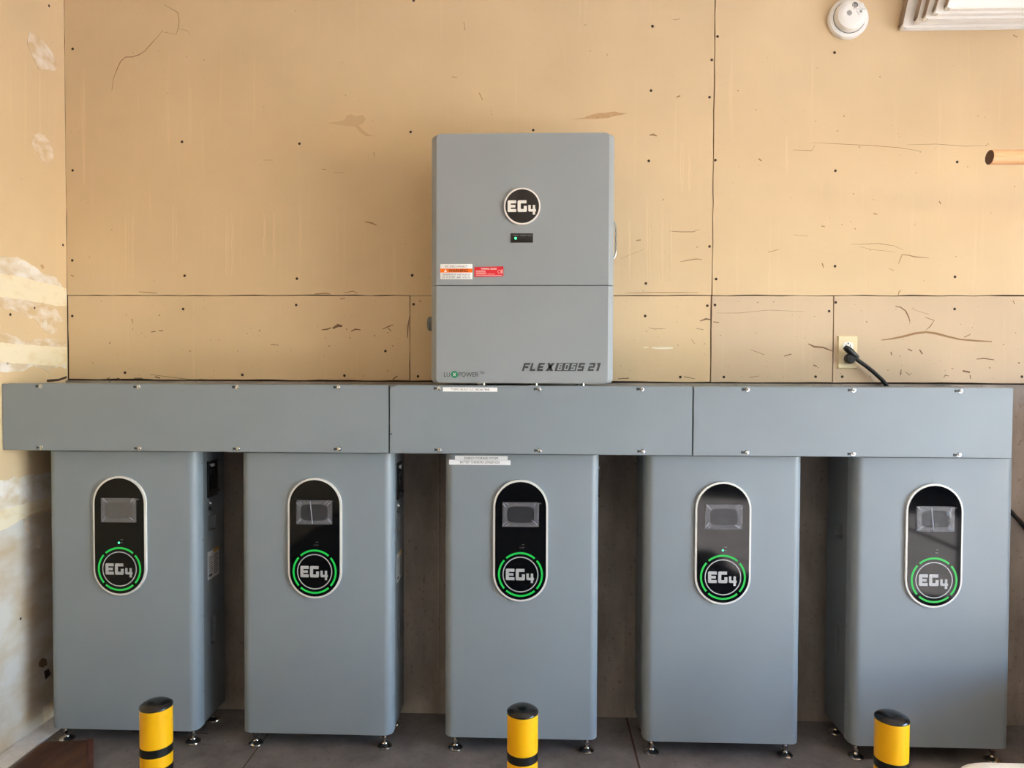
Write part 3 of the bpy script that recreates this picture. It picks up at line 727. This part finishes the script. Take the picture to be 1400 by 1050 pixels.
# ------------------------------------------------------------------ wireway (three covered trough sections)
YR = -.305
RZT = (W(0, 525, YR).z+W(700, 527.5, YR).z+W(1385, 531, YR).z)/3
RZB = max((W(0, 616, YR).z+W(700, 620, YR).z+W(1385, 627, YR).z)/3, CT+.001)
slot_me = prism([(-.0135, -.0042), (-.0045, -.0022), (0, -.0022), (0, .0022), (-.0045, .0022), (-.0135, .0042)], -.0006, .0002); slot_me.materials.append(M['slot'])
hex_me = lathe([(.0001, -.0), (.0062, -.0), (.0064, .0012), (.0044, .0016), (.0040, .0044), (.0026, .0050), (.0022, .0036), (.0001, .0036)], 14, '-Y'); hex_me.materials.append(M['zinc'])
def trough(px0, px1, label, screws, notch=False):
    x0 = LX+.001 if px0 is None else W(px0, 575, YR).x; x1 = W(px1, 575, YR).x
    t = thing('cable_trough', label, 'wireway', ((x0+x1)/2, YR, RZB), 'three wireway sections along the wall')
    h = RZT-RZB; a, b = x0-(x0+x1)/2, x1-(x0+x1)/2
    add('trough_body', box(a+.001, b-.001, .004, -YR-.045, .0, h-.002, .0015), M['grey'], t)
    # cover: a shallow pan with folded top and bottom lips
    hc = .010 if notch else 0
    prof = [(a+.0005, .0005), (b-.0005, .0005), (b-.0005, h), (a+hc*2.2, h), (a+.0005, h-hc)] if notch else [(a+.0005, .0005), (b-.0005, .0005), (b-.0005, h), (a+.0005, h)]
    pan = prism(prof, 0, .004)
    bm = bmesh.new(); bm.from_mesh(pan); bmesh.ops.bevel(bm, geom=[e for e in bm.edges], offset=.0012, segments=2, affect='EDGES'); bm.to_mesh(pan); bm.free(); autosmooth(pan, 40)
    add('trough_cover', pan, M['grey'], t)
    add('top_lip', box(a+.02, b-.002, .001, .030, h-.0005, h+.0012), M['grey'], t)
    for px, py in screws:
        p = W(px, py, YR); lx, lz = p.x-(x0+x1)/2, p.z-RZB
        add('keyhole_slot', slot_me, None, t, (lx-.001, 0, lz)); add('cover_screw', hex_me, None, t, (lx+.002, -.0003, lz))
    return t, (x0+x1)/2, h
trough(None, 531.3, 'long grey wireway section at the left, reaching the left wall above two cabinets', [(55, 528), (189, 529), (324, 529.3), (462.5, 529.5), (56, 612), (190, 613), (325, 613.5), (463, 614)])
tr2, tx2, th2 = trough(532.6, 946.6, 'middle grey wireway section with a white label strip, directly beneath the inverter', [(599.5, 531), (736.5, 531.8), (877, 532), (600.5, 615), (737, 616), (878, 617)], True)
trough(948, 1384.8, 'right grey wireway section ending above the rightmost battery cabinet', [(1021, 532.5), (1166, 533.5), (1312, 534.5), (1020, 618.5), (1165.5, 620.5), (1310, 622)])
p0, p1 = W(605.5, 535.2, YR), W(680, 529.8, YR)
st = add('label_strip', box(p0.x-tx2, p1.x-tx2, -.0006, 0, p0.z-RZB, p1.z-RZB), M['label'], tr2); st['label'] = 'white label strip with a small line of lettering'
add('lettering', text('TOMO BUILD LLC 3852657868', (p0.x+p1.x)/2-tx2, p0.z-RZB+(p1.z-p0.z)*.28, (p1.z-p0.z)*.48, -.0009, (p1.x-p0.x)*.70), M['ink'], st)
o = W(534.5, 593, YR); add('edge_clip', box(o.x-tx2-.004, o.x-tx2+.003, -.002, 0, o.z-RZB-.003, o.z-RZB+.001), M['slot'], tr2)

# ------------------------------------------------------------------ inverter
YI = -.285
ix0, ix1 = (W(590, 300, YI+.014).x), (W(839.5, 300, YI+.014).x)
iz0, iz1 = W(715, 524, YI).z, W(715, 182, YI).z
isp = W(715, 390.3, YI).z
icx = (ix0+ix1)/2; ihw = (ix1-ix0)/2
inv = thing('wall_inverter', 'grey wall-mounted inverter box with round black badge, orange warning label and lettering', 'inverter', (icx, YI, iz0))
def ILX(px, py, y=YI): p = W(px, py, y); return p.x-icx, p.z-iz0
def chamfer_profile(hw, depth, cx_, cy_):
    return [(-hw, depth), (-hw, cy_+.002), (-hw+.0015, cy_), (-hw+cx_-.001, .0012), (-hw+cx_+.001, 0), (hw-cx_-.001, 0), (hw-cx_+.001, .0012), (hw-.0015, cy_), (hw, cy_+.002), (hw, depth)]
def rounded_cover(z0, z1, top_round, bot_round):
    """cover with chamfered long sides; its outer corners rounded in the front view"""
    prof = chamfer_profile(ihw, .200, .0160, .0165); n = len(prof)
    rows = []
    R_ = .014
    steps = []
    if bot_round: steps += [(z0+R_-R_*math.cos(a), R_*(1-math.sin(a))) for a in [math.pi/2*k/5 for k in range(6)]]
    else: steps += [(z0, 0)]
    if top_round: steps += [(z1-R_+R_*math.sin(a), R_*(1-math.cos(a))) for a in [math.pi/2*k/5 for k in range(6)]]
    else: steps += [(z1, 0)]
    v, f = [], []
    for z, d in steps:
        for x, y in prof: v.append((x-math.copysign(min(d, R_), x), y, z))
    m_ = len(steps)
    for i in range(m_-1):
        for k in range(n-1): f.append((i*n+k, i*n+k+1, (i+1)*n+k+1, (i+1)*n+k))
        f.append((i*n+n-1, i*n, (i+1)*n, (i+1)*n+n-1))
    f.append(tuple(range(n))); f.append(tuple((m_-1)*n+k for k in range(n)))
    return autosmooth(pydata(v, f), 22)
hI = iz1-iz0; hs = isp-iz0
add('lower_cover', rounded_cover(0, hs-.0012, False, True), M['grey_inv'], inv)
add('upper_cover', rounded_cover(hs+.0012, hI, True, False), M['grey_inv'], inv)
add('seam', box(-ihw+.017, ihw-.017, .004, .19, hs-.003, hs+.003), M['black'], inv)
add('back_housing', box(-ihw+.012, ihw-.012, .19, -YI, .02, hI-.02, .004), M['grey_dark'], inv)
# badge
bx, bz_ = ILX(714, 282.5); bR = 24.9*(2.4+YI)/970
bd = add('badge', prism(circ(bx, bz_, bR, 56), -.006, .001), M['logo_white'], inv); bd['label'] = 'round black badge with white rim'
add('badge_face', prism(circ(bx, bz_, bR*.915, 56), -.0066, -.004), M['logo_dark'], bd)
add('badge_lettering', eg4(bx, bz_, bR, -.0070), M['logo_white'], bd)
# indicator window
wx0, wz0 = ILX(698.3, 331.8); wx1, wz1 = ILX(728.8, 319)
iw = add('indicator_window', box(wx0, wx1, -.0012, .001, wz0, wz1, .0006), M['logo_dark'], inv)
lx_, lz_ = ILX(705, 325.8)
add('status_light', prism(circ(lx_, lz_, .0034, 16), -.0022, -.001), M['led'], iw)
add('indicator_text', join([text('NORMAL', lx_, wz1-.0075, .0028, -.0015, .016), text('WARNING', lx_+.022, wz1-.0075, .0028, -.0015, .019), text('FAULT', lx_+.042, wz1-.0075, .0028, -.0015, .012)]), M['tinyprint'], iw)
# orange warning label
ax0, az0 = ILX(602, 381.8); ax1, az1 = ILX(646, 361); aw, ah = ax1-ax0, az1-az0; acx = (ax0+ax1)/2
wlb = add('warning_label', box(ax0, ax1, -.0006, 0, az0, az1, .0002), M['label'], inv); wlb['label'] = 'white and orange direct current disconnect warning label'
add('orange_band', box(ax0, ax1, -.0009, -.0005, az0+ah*.44, az0+ah*.70), M['orange'], wlb)
add('lettering', join([text('DC DISCONNECT', acx, az0+ah*.775, ah*.13, -.0011, aw*.70), text('MAXIMUM DC VOLTAGE OF', acx, az0+ah*.25, ah*.12, -.0011, aw*.86), text('PV SYSTEM  600  VOLTS', acx, az0+ah*.07, ah*.12, -.0011, aw*.86)]), M['ink'], wlb)
add('warning_word', text('WARNING', acx+aw*.06, az0+ah*.475, ah*.19, -.0013, aw*.60, bold=.02), M['ink_brown'], wlb)
tcx = acx-aw*.335; add('warning_triangle', flat([[(tcx-aw*.05, az0+ah*.475), (tcx+aw*.05, az0+ah*.475), (tcx, az0+ah*.66)]], -.0013), M['wht'], wlb)
# red label, stuck on a little crooked
rx0, rz0 = ILX(648.5, 378.2); rx1, rz1 = ILX(688.3, 364.6); rw, rh = rx1-rx0, rz1-rz0
rl = add('red_label', prism([(rx0, rz0-.001), (rx1, rz0+.001), (rx1, rz1+.001), (rx0, rz1-.001)], -.0006, 0), M['red'], inv); rl['label'] = 'small red label with white print'
add('title_print', text('WARNING: HAZARD', rx0+rw*.5, rz0+rh*.70, rh*.17, -.0010, rw*.55, bold=.02), M['wht'], rl)
rows = [flat([bar(rx0+rw*.05, rx0+rw*random.uniform(.34, .42), rz0+rh*z, rz0+rh*(z+.055))], -.0010) for z in (.56, .45, .34, .23)]
rows += [flat([bar(rx0+rw*.45, rx0+rw*.70, rz0+rh*.23, rz0+rh*.28)], -.0010), flat([bar(rx0+rw*.04, rx0+rw*.96, rz0+rh*.10, rz0+rh*.15)], -.0010)]
rows += [ring(rx0+rw*.86, rz0+rh*.50, rh*.13, rh*.18, 0, 6.283, -.0010, 20), flat([bar(rx0+rw*.93, rx0+rw*.97, rz0+rh*.3, rz0+rh*.7)], -.0010)]
add('fine_print', join(rows), M['pink'], rl)
# model lettering  FLEX [BOS] S 21
def P2(px, py): return ILX(700+px/10, 485+py/10)
def slant_rect(u0, u1, v0, v1, X0, X1, shear=.30):
    """rectangle in a glyph cell; X0..X1 pixel span of the cell base line, 112..222 height"""
    hh = 110.0
    def q(u, v):
        px = X0+(X1-X0)*u+v*hh*shear; return P2(px, 222-v*hh)
    return [q(u0, v0), q(u1, v0), q(u1, v1), q(u0, v1)]
G = {'F': [(0, .30, 0, 1), (.30, 1.05, .76, 1), (.30, .88, .36, .60)], 'L': [(0, .34, 0, 1), (.34, 1, 0, .25)],
     'E': [(0, .30, 0, 1), (.30, 1, .78, 1), (.30, .88, .39, .61), (.30, 1, 0, .24)],
     'S': [(0, 1, 0, .24), (.70, 1, .24, .40), (0, 1, .40, .62), (0, .30, .62, .78), (0, 1, .78, 1)],
     '2': [(0, 1, 0, .24), (0, .30, .24, .40), (0, 1, .40, .62), (.70, 1, .62, .78), (0, 1, .78, 1)],
     '1': [(.25, 1, 0, 1), (-.1, .25, .78, 1)],
     'B': [(0, .30, 0, 1), (.30, .9, .80, 1), (.30, .9, .42, .60), (.30, 1, 0, .20), (.72, 1, .20, .42), (.68, .9, .60, .80)],
     'O': [(0, .30, 0, 1), (.70, 1, 0, 1), (.30, .70, 0, .20), (.30, .70, .80, 1)]}
dk = []
for ch, X0, X1 in [('F', 135, 218), ('L', 238, 312), ('E', 338, 420), ('S', 890, 970), ('2', 1032, 1112), ('1', 1140, 1182)]:
    dk += [slant_rect(a, b, c_, d, X0, X1) for a, b, c_, d in G[ch]]
dk += [[P2(455, 222), P2(500, 222), P2(588, 112), P2(545, 112)], [P2(520, 222), P2(562, 222), P2(522, 112), P2(482, 112)]]     # X
dk += [[P2(580, 222), P2(868, 222), P2(901, 112), P2(613, 112)]]                                                            # box
add('model_lettering', flat(dk, -.0008), M['dark_print'], inv)
lt = []
for ch, X0, X1 in [('B', 612, 672), ('O', 704, 762), ('S', 792, 850)]:
    for a, b, c_, d in G[ch]: lt.append(slant_rect(a, b, .10+c_*.80, .10+d*.80, X0, X1))
add('boxed_lettering', flat(lt, -.0012), M['grey_inv'], inv)
# maker lettering bottom left
q0 = ILX(607, 515); q1 = ILX(615.2, 515); q2 = ILX(627.2, 515); q3 = ILX(654.2, 515); q4 = ILX(655.5, 511); q5 = ILX(662.8, 511)
ch_ = 6.2*(2.4+YI)/970
add('maker_lettering', join([text('LU', q0[0], q0[1], ch_, -.0008, q1[0]-q0[0], 'L'), text('POWER', q2[0], q2[1], ch_, -.0008, q3[0]-q2[0], 'L'), text('TEK', q4[0], q4[1], ch_*.5, -.0008, q5[0]-q4[0], 'L')]), M['dark_print'], inv)
gx, gz = ILX(621.4, 512)
gd = add('green_disc', flat([circ(gx, gz, 4.9*(2.4+YI)/970, 28)], -.0008), M['lux_green'], inv)
k = .0046
add('disc_cross', flat([[(gx-k, gz-k), (gx-k*.5, gz-k), (gx+k, gz+k), (gx+k*.5, gz+k)], [(gx+k*.55, gz-k), (gx+k, gz-k), (gx+k*.35, gz-k*.15), (gx+.1*k, gz-.4*k)], [(gx-k*.55, gz+k), (gx-k, gz+k), (gx-k*.35, gz+k*.15), (gx-.1*k, gz+.4*k)]], -.0011), M['logo_white'], gd)
# side fittings
ha, hb = ILX(840, 301, -.16), ILX(840, 355.5, -.16)
hy = .125
add('side_handle', tube([(ihw-.002, hy, ha[1]), (ihw+.010, hy, ha[1]-.004), (ihw+.0175, hy, ha[1]-.020), (ihw+.018, hy, (ha[1]+hb[1])/2), (ihw+.0175, hy, hb[1]+.020), (ihw+.010, hy, hb[1]+.004), (ihw-.002, hy, hb[1])], .0034), M['chrome'], inv)
for z in (ha[1], hb[1]): add('handle_boss', lathe([(.0001, -.002), (.006, -.002), (.005, .004), (.0001, .004)], 14, 'X'), M['black'], inv, (ihw, hy, z))
kz = ILX(590, 373, -.13)[1]
add('side_switch', box(-ihw-.016, -ihw+.002, .150, .175, kz-.006, kz+.006, .001), M['black'], inv)
kz0, kz1 = ILX(590, 454, -.12)[1], ILX(590, 432, -.12)[1]
add('side_knob', lathe([(.0001, .002), (.020, .002), (.023, -.008), (.023, -.028), (.019, -.033), (.0001, -.033)], 24, 'X'), M['grey_dark'], inv, (-ihw, .16, (kz0+kz1)/2))
# conduit nipples down into the wireway
for px in (655, 730, 797):
    x = ILX(px, 524)[0]
    add('conduit_nipple', lathe([(.0001, -.012), (.016, -.012), (.016, .004), (.0001, .004)], 18), M['zinc'], inv, (x, .10, 0))

# ------------------------------------------------------------------ bollards
YB = -.60
def bollard(pxc, pyt, label):
    top = W(pxc, pyt, YB); x = top.x; h = top.z; r = .0395
    t = thing('safety_bollard', label, 'bollard', (x, YB, 0), 'yellow safety bollards before the cabinets')
    hc = h-.014
    add('post', lathe([(.0, 0), (r, 0), (r, hc), (.0, hc)], 40), M['yellow'], t)
    add('dome_cap', lathe([(.0, hc-.002), (r+.0008, hc-.002), (r+.0008, hc+.0015), (r*.93, hc+.005), (r*.72, hc+.010), (r*.4, hc+.0133), (r*.12, hc+.0142), (.0, hc+.0143)], 40, ang=60), M['cap'], t)
    for zt in (hc-.100, hc-.152, hc-.204, hc-.256):
        add('black_band', lathe([(r-.002, zt-.0215), (r+.0006, zt-.0215), (r+.0006, zt), (r-.002, zt)], 40), M['band'], t)
    add('base_flange', lathe([(.0, 0), (r+.035, 0), (r+.035, .007), (r+.001, .009), (.0, .009)], 40), M['yellow'], t)
    return t
bollard(213.5, 957, 'yellow and black striped bollard before the leftmost battery cabinet')
bollard(714.5, 965, 'yellow and black striped bollard before the middle battery cabinet')
bollard(1219.5, 974, 'yellow and black striped bollard before the rightmost battery cabinet')

# ------------------------------------------------------------------ outlet, plug and cord
pa, pb = W(1144, 504.2, 0), W(1172.3, 459, 0)
ox, oz = (pa.x+pb.x)/2, (pa.z+pb.z)/2; ow, oh = (pb.x-pa.x)/2, (pb.z-pa.z)/2
outlet = thing('wall_outlet', 'almond duplex outlet plate on the drywall with a black plug in its lower socket', 'outlet', (ox, 0, oz))
me = box(-ow, ow, -.0062, 0, -oh, oh)
bm = bmesh.new(); bm.from_mesh(me)
for v in bm.verts:
    if v.co.y < -.003: v.co.x *= .90; v.co.z *= .94
bm.to_mesh(me); bm.free()
add('cover_plate', me, M['plate'], outlet)
for s in (1, -1):
    zc = s*.0195
    pr = [(.0172*math.cos(a), zc+max(-.0142, min(.0142, .0172*math.sin(a)))) for a in [2*math.pi*k/36 for k in range(36)]]
    sk = add('socket', prism(pr, -.0078, -.004), M['outlet_white'], outlet)
    add('socket_slots', join([box(-.0078, -.0056, -.0081, -.007, zc-.002, zc+.006), box(.0056, .0078, -.0081, -.007, zc-.001, zc+.0055), prism(circ(0, zc+.0095, .0024, 12), -.0081, -.007)]), M['slots'], sk)
add('plate_screw', lathe([(.0001, .004), (.003, .0062), (.0026, .0076), (.0001, .0078)], 12, '-Y'), M['plate'], outlet)
cord = thing('power_cord', 'black plug and power cord running from the outlet down behind the wireway', 'power cord', (ox, 0, oz))
add('plug_body', lathe([(.0001, .0079), (.0150, .0079), (.0172, .012), (.0168, .024), (.0145, .029), (.0120, .0315), (.0001, .0315)], 28, '-Y'), M['black'], cord, (.0015, 0, -.0215))
add('plug_cap', lathe([(.0001, .031), (.0075, .031), (.006, .034), (.0001, .034)], 20, '-Y'), M['black_rub'], cord, (.0015, 0, -.0215))
add('plug_strain_relief', tube([(-.0205, -.0300, .0150), (-.010, -.0290, .0090), (.006, -.0270, -.004), (.026, -.0250, -.018)], lambda t: .0050+.0060*math.sin(math.pi*min(1, t*.9+.1)), 14), M['black'], cord)
def cpt(px, py, y): p = W(px, py, y); return (p.x-ox, y, p.z-oz)
path = [(-.021, -.030, .0152), (0, -.028, .0), cpt(1171, 491, -.025), cpt(1186, 502, -.024), cpt(1199, 513, -.025), cpt(1211, 526, -.026), cpt(1230, 560, -.027), cpt(1290, 640, -.028), cpt(1370, 690, -.029), cpt(1388, 706, -.028), cpt(1402, 722, -.025), cpt(1440, 780, -.025), cpt(1500, 960, -.025)]
add('cord', tube(path, .0064, 12, 8), M['black_rub'], cord)

# ------------------------------------------------------------------ smoke detector
ca = W(1161, 24, -.018)
det = thing('smoke_detector', 'round white smoke detector on the wall at the top, beside the white boards', 'smoke detector', (ca.x, 0, ca.z))
add('base_ring', lathe([(.0001, 0), (.064, 0), (.0655, .004), (.0655, .012), (.062, .0175), (.052, .0195), (.0001, .0195)], 48, '-Y'), M['detector'], det)
add('dome', lathe([(.0001, .019), (.050, .019), (.0505, .022), (.0495, .030), (.046, .040), (.038, .0455), (.028, .0470), (.0001, .0472)], 48, '-Y'), M['detector'], det)
add('shadow_gap', lathe([(.0495, .0190), (.0520, .0190), (.0520, .0199), (.0495, .0199)], 48, '-Y'), M['slots'], det)
def grille(cx_, cz_, n, rr, ang):
    ms = []
    for k_ in range(n):
        u = (k_-(n-1)/2)*.0032; L_ = math.sqrt(max(.00002, rr*rr-u*u))
        ca_, sa_ = math.cos(ang), math.sin(ang)
        q = lambda a, b: (cx_+a*ca_-b*sa_, cz_+a*sa_+b*ca_)
        ms.append(prism([q(u-.0007, -L_), q(u+.0007, -L_), q(u+.0007, L_), q(u-.0007, L_)], -.0477, -.046))
    return join(ms)
add('sounder_grille', grille(.006, .026, 6, .0095, 0), M['slots'], det)
add('vent_grille', grille(-.012, .001, 5, .0085, .5), M['slots'], det)
add('test_button', lathe([(.0001, .0470), (.0085, .0470), (.008, .0490), (.0001, .0492)], 24, '-Y'), M['bezel'], det, (.026, 0, .024))
add('moulded_line', join([prism([(-.001+.008*k_, .014-.0005*k_), (.007+.008*k_, .0125), (.007+.008*k_, .0135), (-.001+.008*k_, .015-.0005*k_)], -.0476, -.0460) for k_ in range(5)]), M['tinyprint'], det)
add('label_print', join([prism([(.010, .008), (.0115, .008), (.020, -.006), (.0185, -.006)], -.0476, -.046), flat([bar(.020, .028, .001, .0095)], -.0476)]), M['tinyprint'], det)

# ------------------------------------------------------------------ white boards stored up by the wall, pole beside them
ends = [(1226, 0.000, .034), (1250, -.035, .030), (1262, -.066, .030), (1276, -.097, .026), (1287, -.124, .026)]
bz0 = W(1240, 42.5, -.002).z
words = ['rearmost', 'second', 'third', 'fourth', 'front']
xe = [W(1227, 42, 0).x, W(1247, 40, -.035).x, W(1258, 33, -.066).x, W(1272, 27, -.097).x, W(1288, 23, -.124).x]
for k_, (px, yb, th) in enumerate(ends):
    z0 = bz0+.003*math.sin(k_*2.1); x0 = xe[k_]; hh = .34-.01*k_; xr = 3.1-.03*k_
    lab = 'white grooved board stored overhead by the smoke detector, %s of the five from the wall' % ['nearest', 'second', 'third', 'fourth', 'farthest'][k_]
    t = thing('white_board', lab, 'board', (x0, yb, z0), 'white boards stored overhead')
    sh = .20+.05*k_*.6
    ya, yb_ = -th+.001, -.001
    # plank with a slanted left end; ridges run along its length
    v = [(0, ya, 0), (xr-x0, ya, 0), (xr-x0, ya, hh), (hh*sh, ya, hh), (0.004, yb_, 0), (xr-x0, yb_, 0), (xr-x0, yb_, hh), (hh*sh+.004, yb_, hh)]
    me = pydata(v, [(0, 1, 2, 3), (4, 5, 6, 7), (0, 1, 5, 4), (3, 2, 6, 7), (1, 2, 6, 5), (0, 3, 7, 4)])
    bm = bmesh.new(); bm.from_mesh(me); bmesh.ops.bevel(bm, geom=bm.edges[:], offset=.002, segments=2, affect='EDGES'); bm.to_mesh(me); bm.free()
    add('board_core', me, M['board'], t)
    add('shaded_end', prism([(.012*sh-.0016, .012), (.012*sh+.008, .012), (hh*sh+.003, hh-.004), (hh*sh-.0024, hh-.004)], ya+.003, yb_-.003), M['board_end_shade'], t)  # thin piece carrying the painted shade of the left end
    for j_ in range(3):
        add('ridge', box(.012, xr-x0-.003, ya+.004+j_*(th-.010)/3, ya+.004+j_*(th-.010)/3+.0045, -.003, .002, .001), M['board'], t)
    if k_ == 4:
        for zz in (.03, .075, .12, .165):
            add('face_ridge', box(.01+zz*sh, xr-x0-.003, ya-.002, ya+.002, zz, zz+.010, .001), M['board'], t)
yd = -.45
da, db = W(1353, 205.2, yd), W(1353, 225, yd)
pr_ = (da.z-db.z)/2; dx = W(1353, 215, yd).x; dz = (da.z+db.z)/2
pole = thing('wooden_pole', 'pale round wooden pole with a dark cut end, jutting in at the right', 'pole', (dx, yd, dz))
n = 24; v, f = [], []
for i_, x in enumerate((0, 1.75)):
    for k_ in range(n):
        a = 2*math.pi*k_/n; v.append((x+(0 if i_ else pr_*.28*math.sin(a)*-0.0), pr_*math.cos(a), pr_*math.sin(a)))
for k_ in range(n): f.append((k_, (k_+1) % n, n+(k_+1) % n, n+k_))
f.append(tuple(range(n, 2*n)))
f.append(tuple(range(n)))
add('shaft', autosmooth(pydata(v, f), 40), M['dowel'], pole)
add('cut_end', lathe([(.0001, -.0006), (pr_*.97, -.0006), (pr_*.97, .001), (.0001, .001)], 24, 'X'), M['dowel_end'], pole)
# open timber rack standing out of the picture at the right: added to carry the boards and pole and to shade the right wall
rk = thing('added_rack', 'added timber storage rack carrying the white boards and the wooden pole, unseen beyond the right edge, shading the wall', 'rack', (2.42, -.34, 0))
for sx in (-.45, .43):
    for sy in (-.33, .26):
        add('post', box(sx, sx+.04, sy, sy+.06, 0, bz0-.025, .002), M['rack'], rk)
for z in (.12, .62, 1.15, dz-pr_-.0185, bz0-.0215):
    add('shelf', box(-.47, .49, -.345, .33, z, z+.018, .001), M['rack'], rk)
for sx in (-.455, .472):
    add('shade_panel', box(sx, sx+.005, -.27, .26, .0, 1.15, .0005), M['rack'], rk)  # panels added to block light from the right
cb_ = thing('added_shade_box', 'added brown cardboard box, unseen beyond the right edge, shading the foot of the rightmost battery cabinet', 'box', (1.71, -.62, 0))
add('carton', box(-.22, .22, -.24, .24, 0, .31, .003), M['carton'], cb_)  # unseen box added to block low light from the right
for sy in (-1, 1): add('flap', box(-.218, .218, -.235 if sy < 0 else .002, -.002 if sy < 0 else .235, .31, .314), M['carton'], cb_)
add('packing_tape', box(-.2206, .2206, -.025, .025, .314, .3146), M['torn'], cb_)

# ------------------------------------------------------------------ dark board on the floor, white bin at the right
db_ = thing('dark_wood_block', 'short dark brown wooden block on the floor below the leftmost cabinet', 'wood block', (-1.44, -.36, 0))
def zf(px, py, z):
    d = CF+CR*((px-700)/F)-CU*((py-525)/F); return CAM+d*((z-H)/d.z)
zt = .020
wp = [zf(61, 1014, zt), zf(119, 1012, zt), zf(119, 1075, zt), zf(-8, 1072, zt)]
add('plank', zprism([(p.x+1.44, p.y+.36) for p in wp], 0.0, zt), M['darkwood'], db_)
we = [zf(119.5, 1011, zt), zf(127.5, 1010, zt), zf(128.5, 1075, zt), zf(119.5, 1075, zt)]
add('edge_strip', zprism([(p.x+1.44, p.y+.36) for p in we], 0.0, zt+.001), M['redwood'], db_)
def rrect(x0, x1, y0, y1, r, n=8):
    p = []
    for cx_, cy_, a0 in ((x1-r, y1-r, 0), (x0+r, y1-r, 90), (x0+r, y0+r, 180), (x1-r, y0+r, 270)):
        for k_ in range(n+1):
            a = math.radians(a0+90*k_/n); p.append((cx_+r*math.cos(a), cy_+r*math.sin(a)))
    return p
def loft(secs, ang=50):
    v, f = [], []; n = len(secs[0][0])
    for p, z in secs: v += [(x, y, z) for x, y in p]
    for i_ in range(len(secs)-1):
        for k_ in range(n): f.append((i_*n+k_, i_*n+(k_+1) % n, (i_+1)*n+(k_+1) % n, (i_+1)*n+k_))
    f.append(tuple(range(n))); f.append(tuple((len(secs)-1)*n+k_ for k_ in range(n)))
    return autosmooth(pydata(v, f), ang)
# molded folding table at the photographer's right; only its far left corner shows
TZ = .735
tcn = zf(1303, 1050, TZ); tf = zf(1350, 1041, TZ)
tx0, ty1 = tcn.x-.009, tf.y+.0105
tb = thing('folding_table', 'white molded plastic folding table, its rounded corner just showing at the bottom right', 'table', (tx0, ty1, 0))
tw, td = 1.83, .74
add('table_top', loft([(rrect(.010, tw-.010, -td+.010, -.010, .05), TZ-.042), (rrect(.001, tw-.001, -td+.001, -.001, .055), TZ-.034), (rrect(0, tw, -td, 0, .055), TZ-.014), (rrect(.004, tw-.004, -td+.004, -.004, .052), TZ-.005), (rrect(.013, tw-.013, -td+.013, -.013, .045), TZ), (rrect(.026, tw-.026, -td+.026, -.026, .035), TZ), (rrect(.032, tw-.032, -td+.032, -.032, .03), TZ-.003)]), M['plastic'], tb)
for lx in (.22, tw-.22):
    for ly in (-.10, -td+.10):
        add('leg', tube([(lx, ly, TZ-.04), (lx, ly, .35), (lx, ly, 0)], .013, 12, 2), M['bracket'], tb)
    add('leg_crossbar', tube([(lx, -.10, .30), (lx, -td/2, .30), (lx, -td+.10, .30)], .009, 10, 2), M['bracket'], tb)
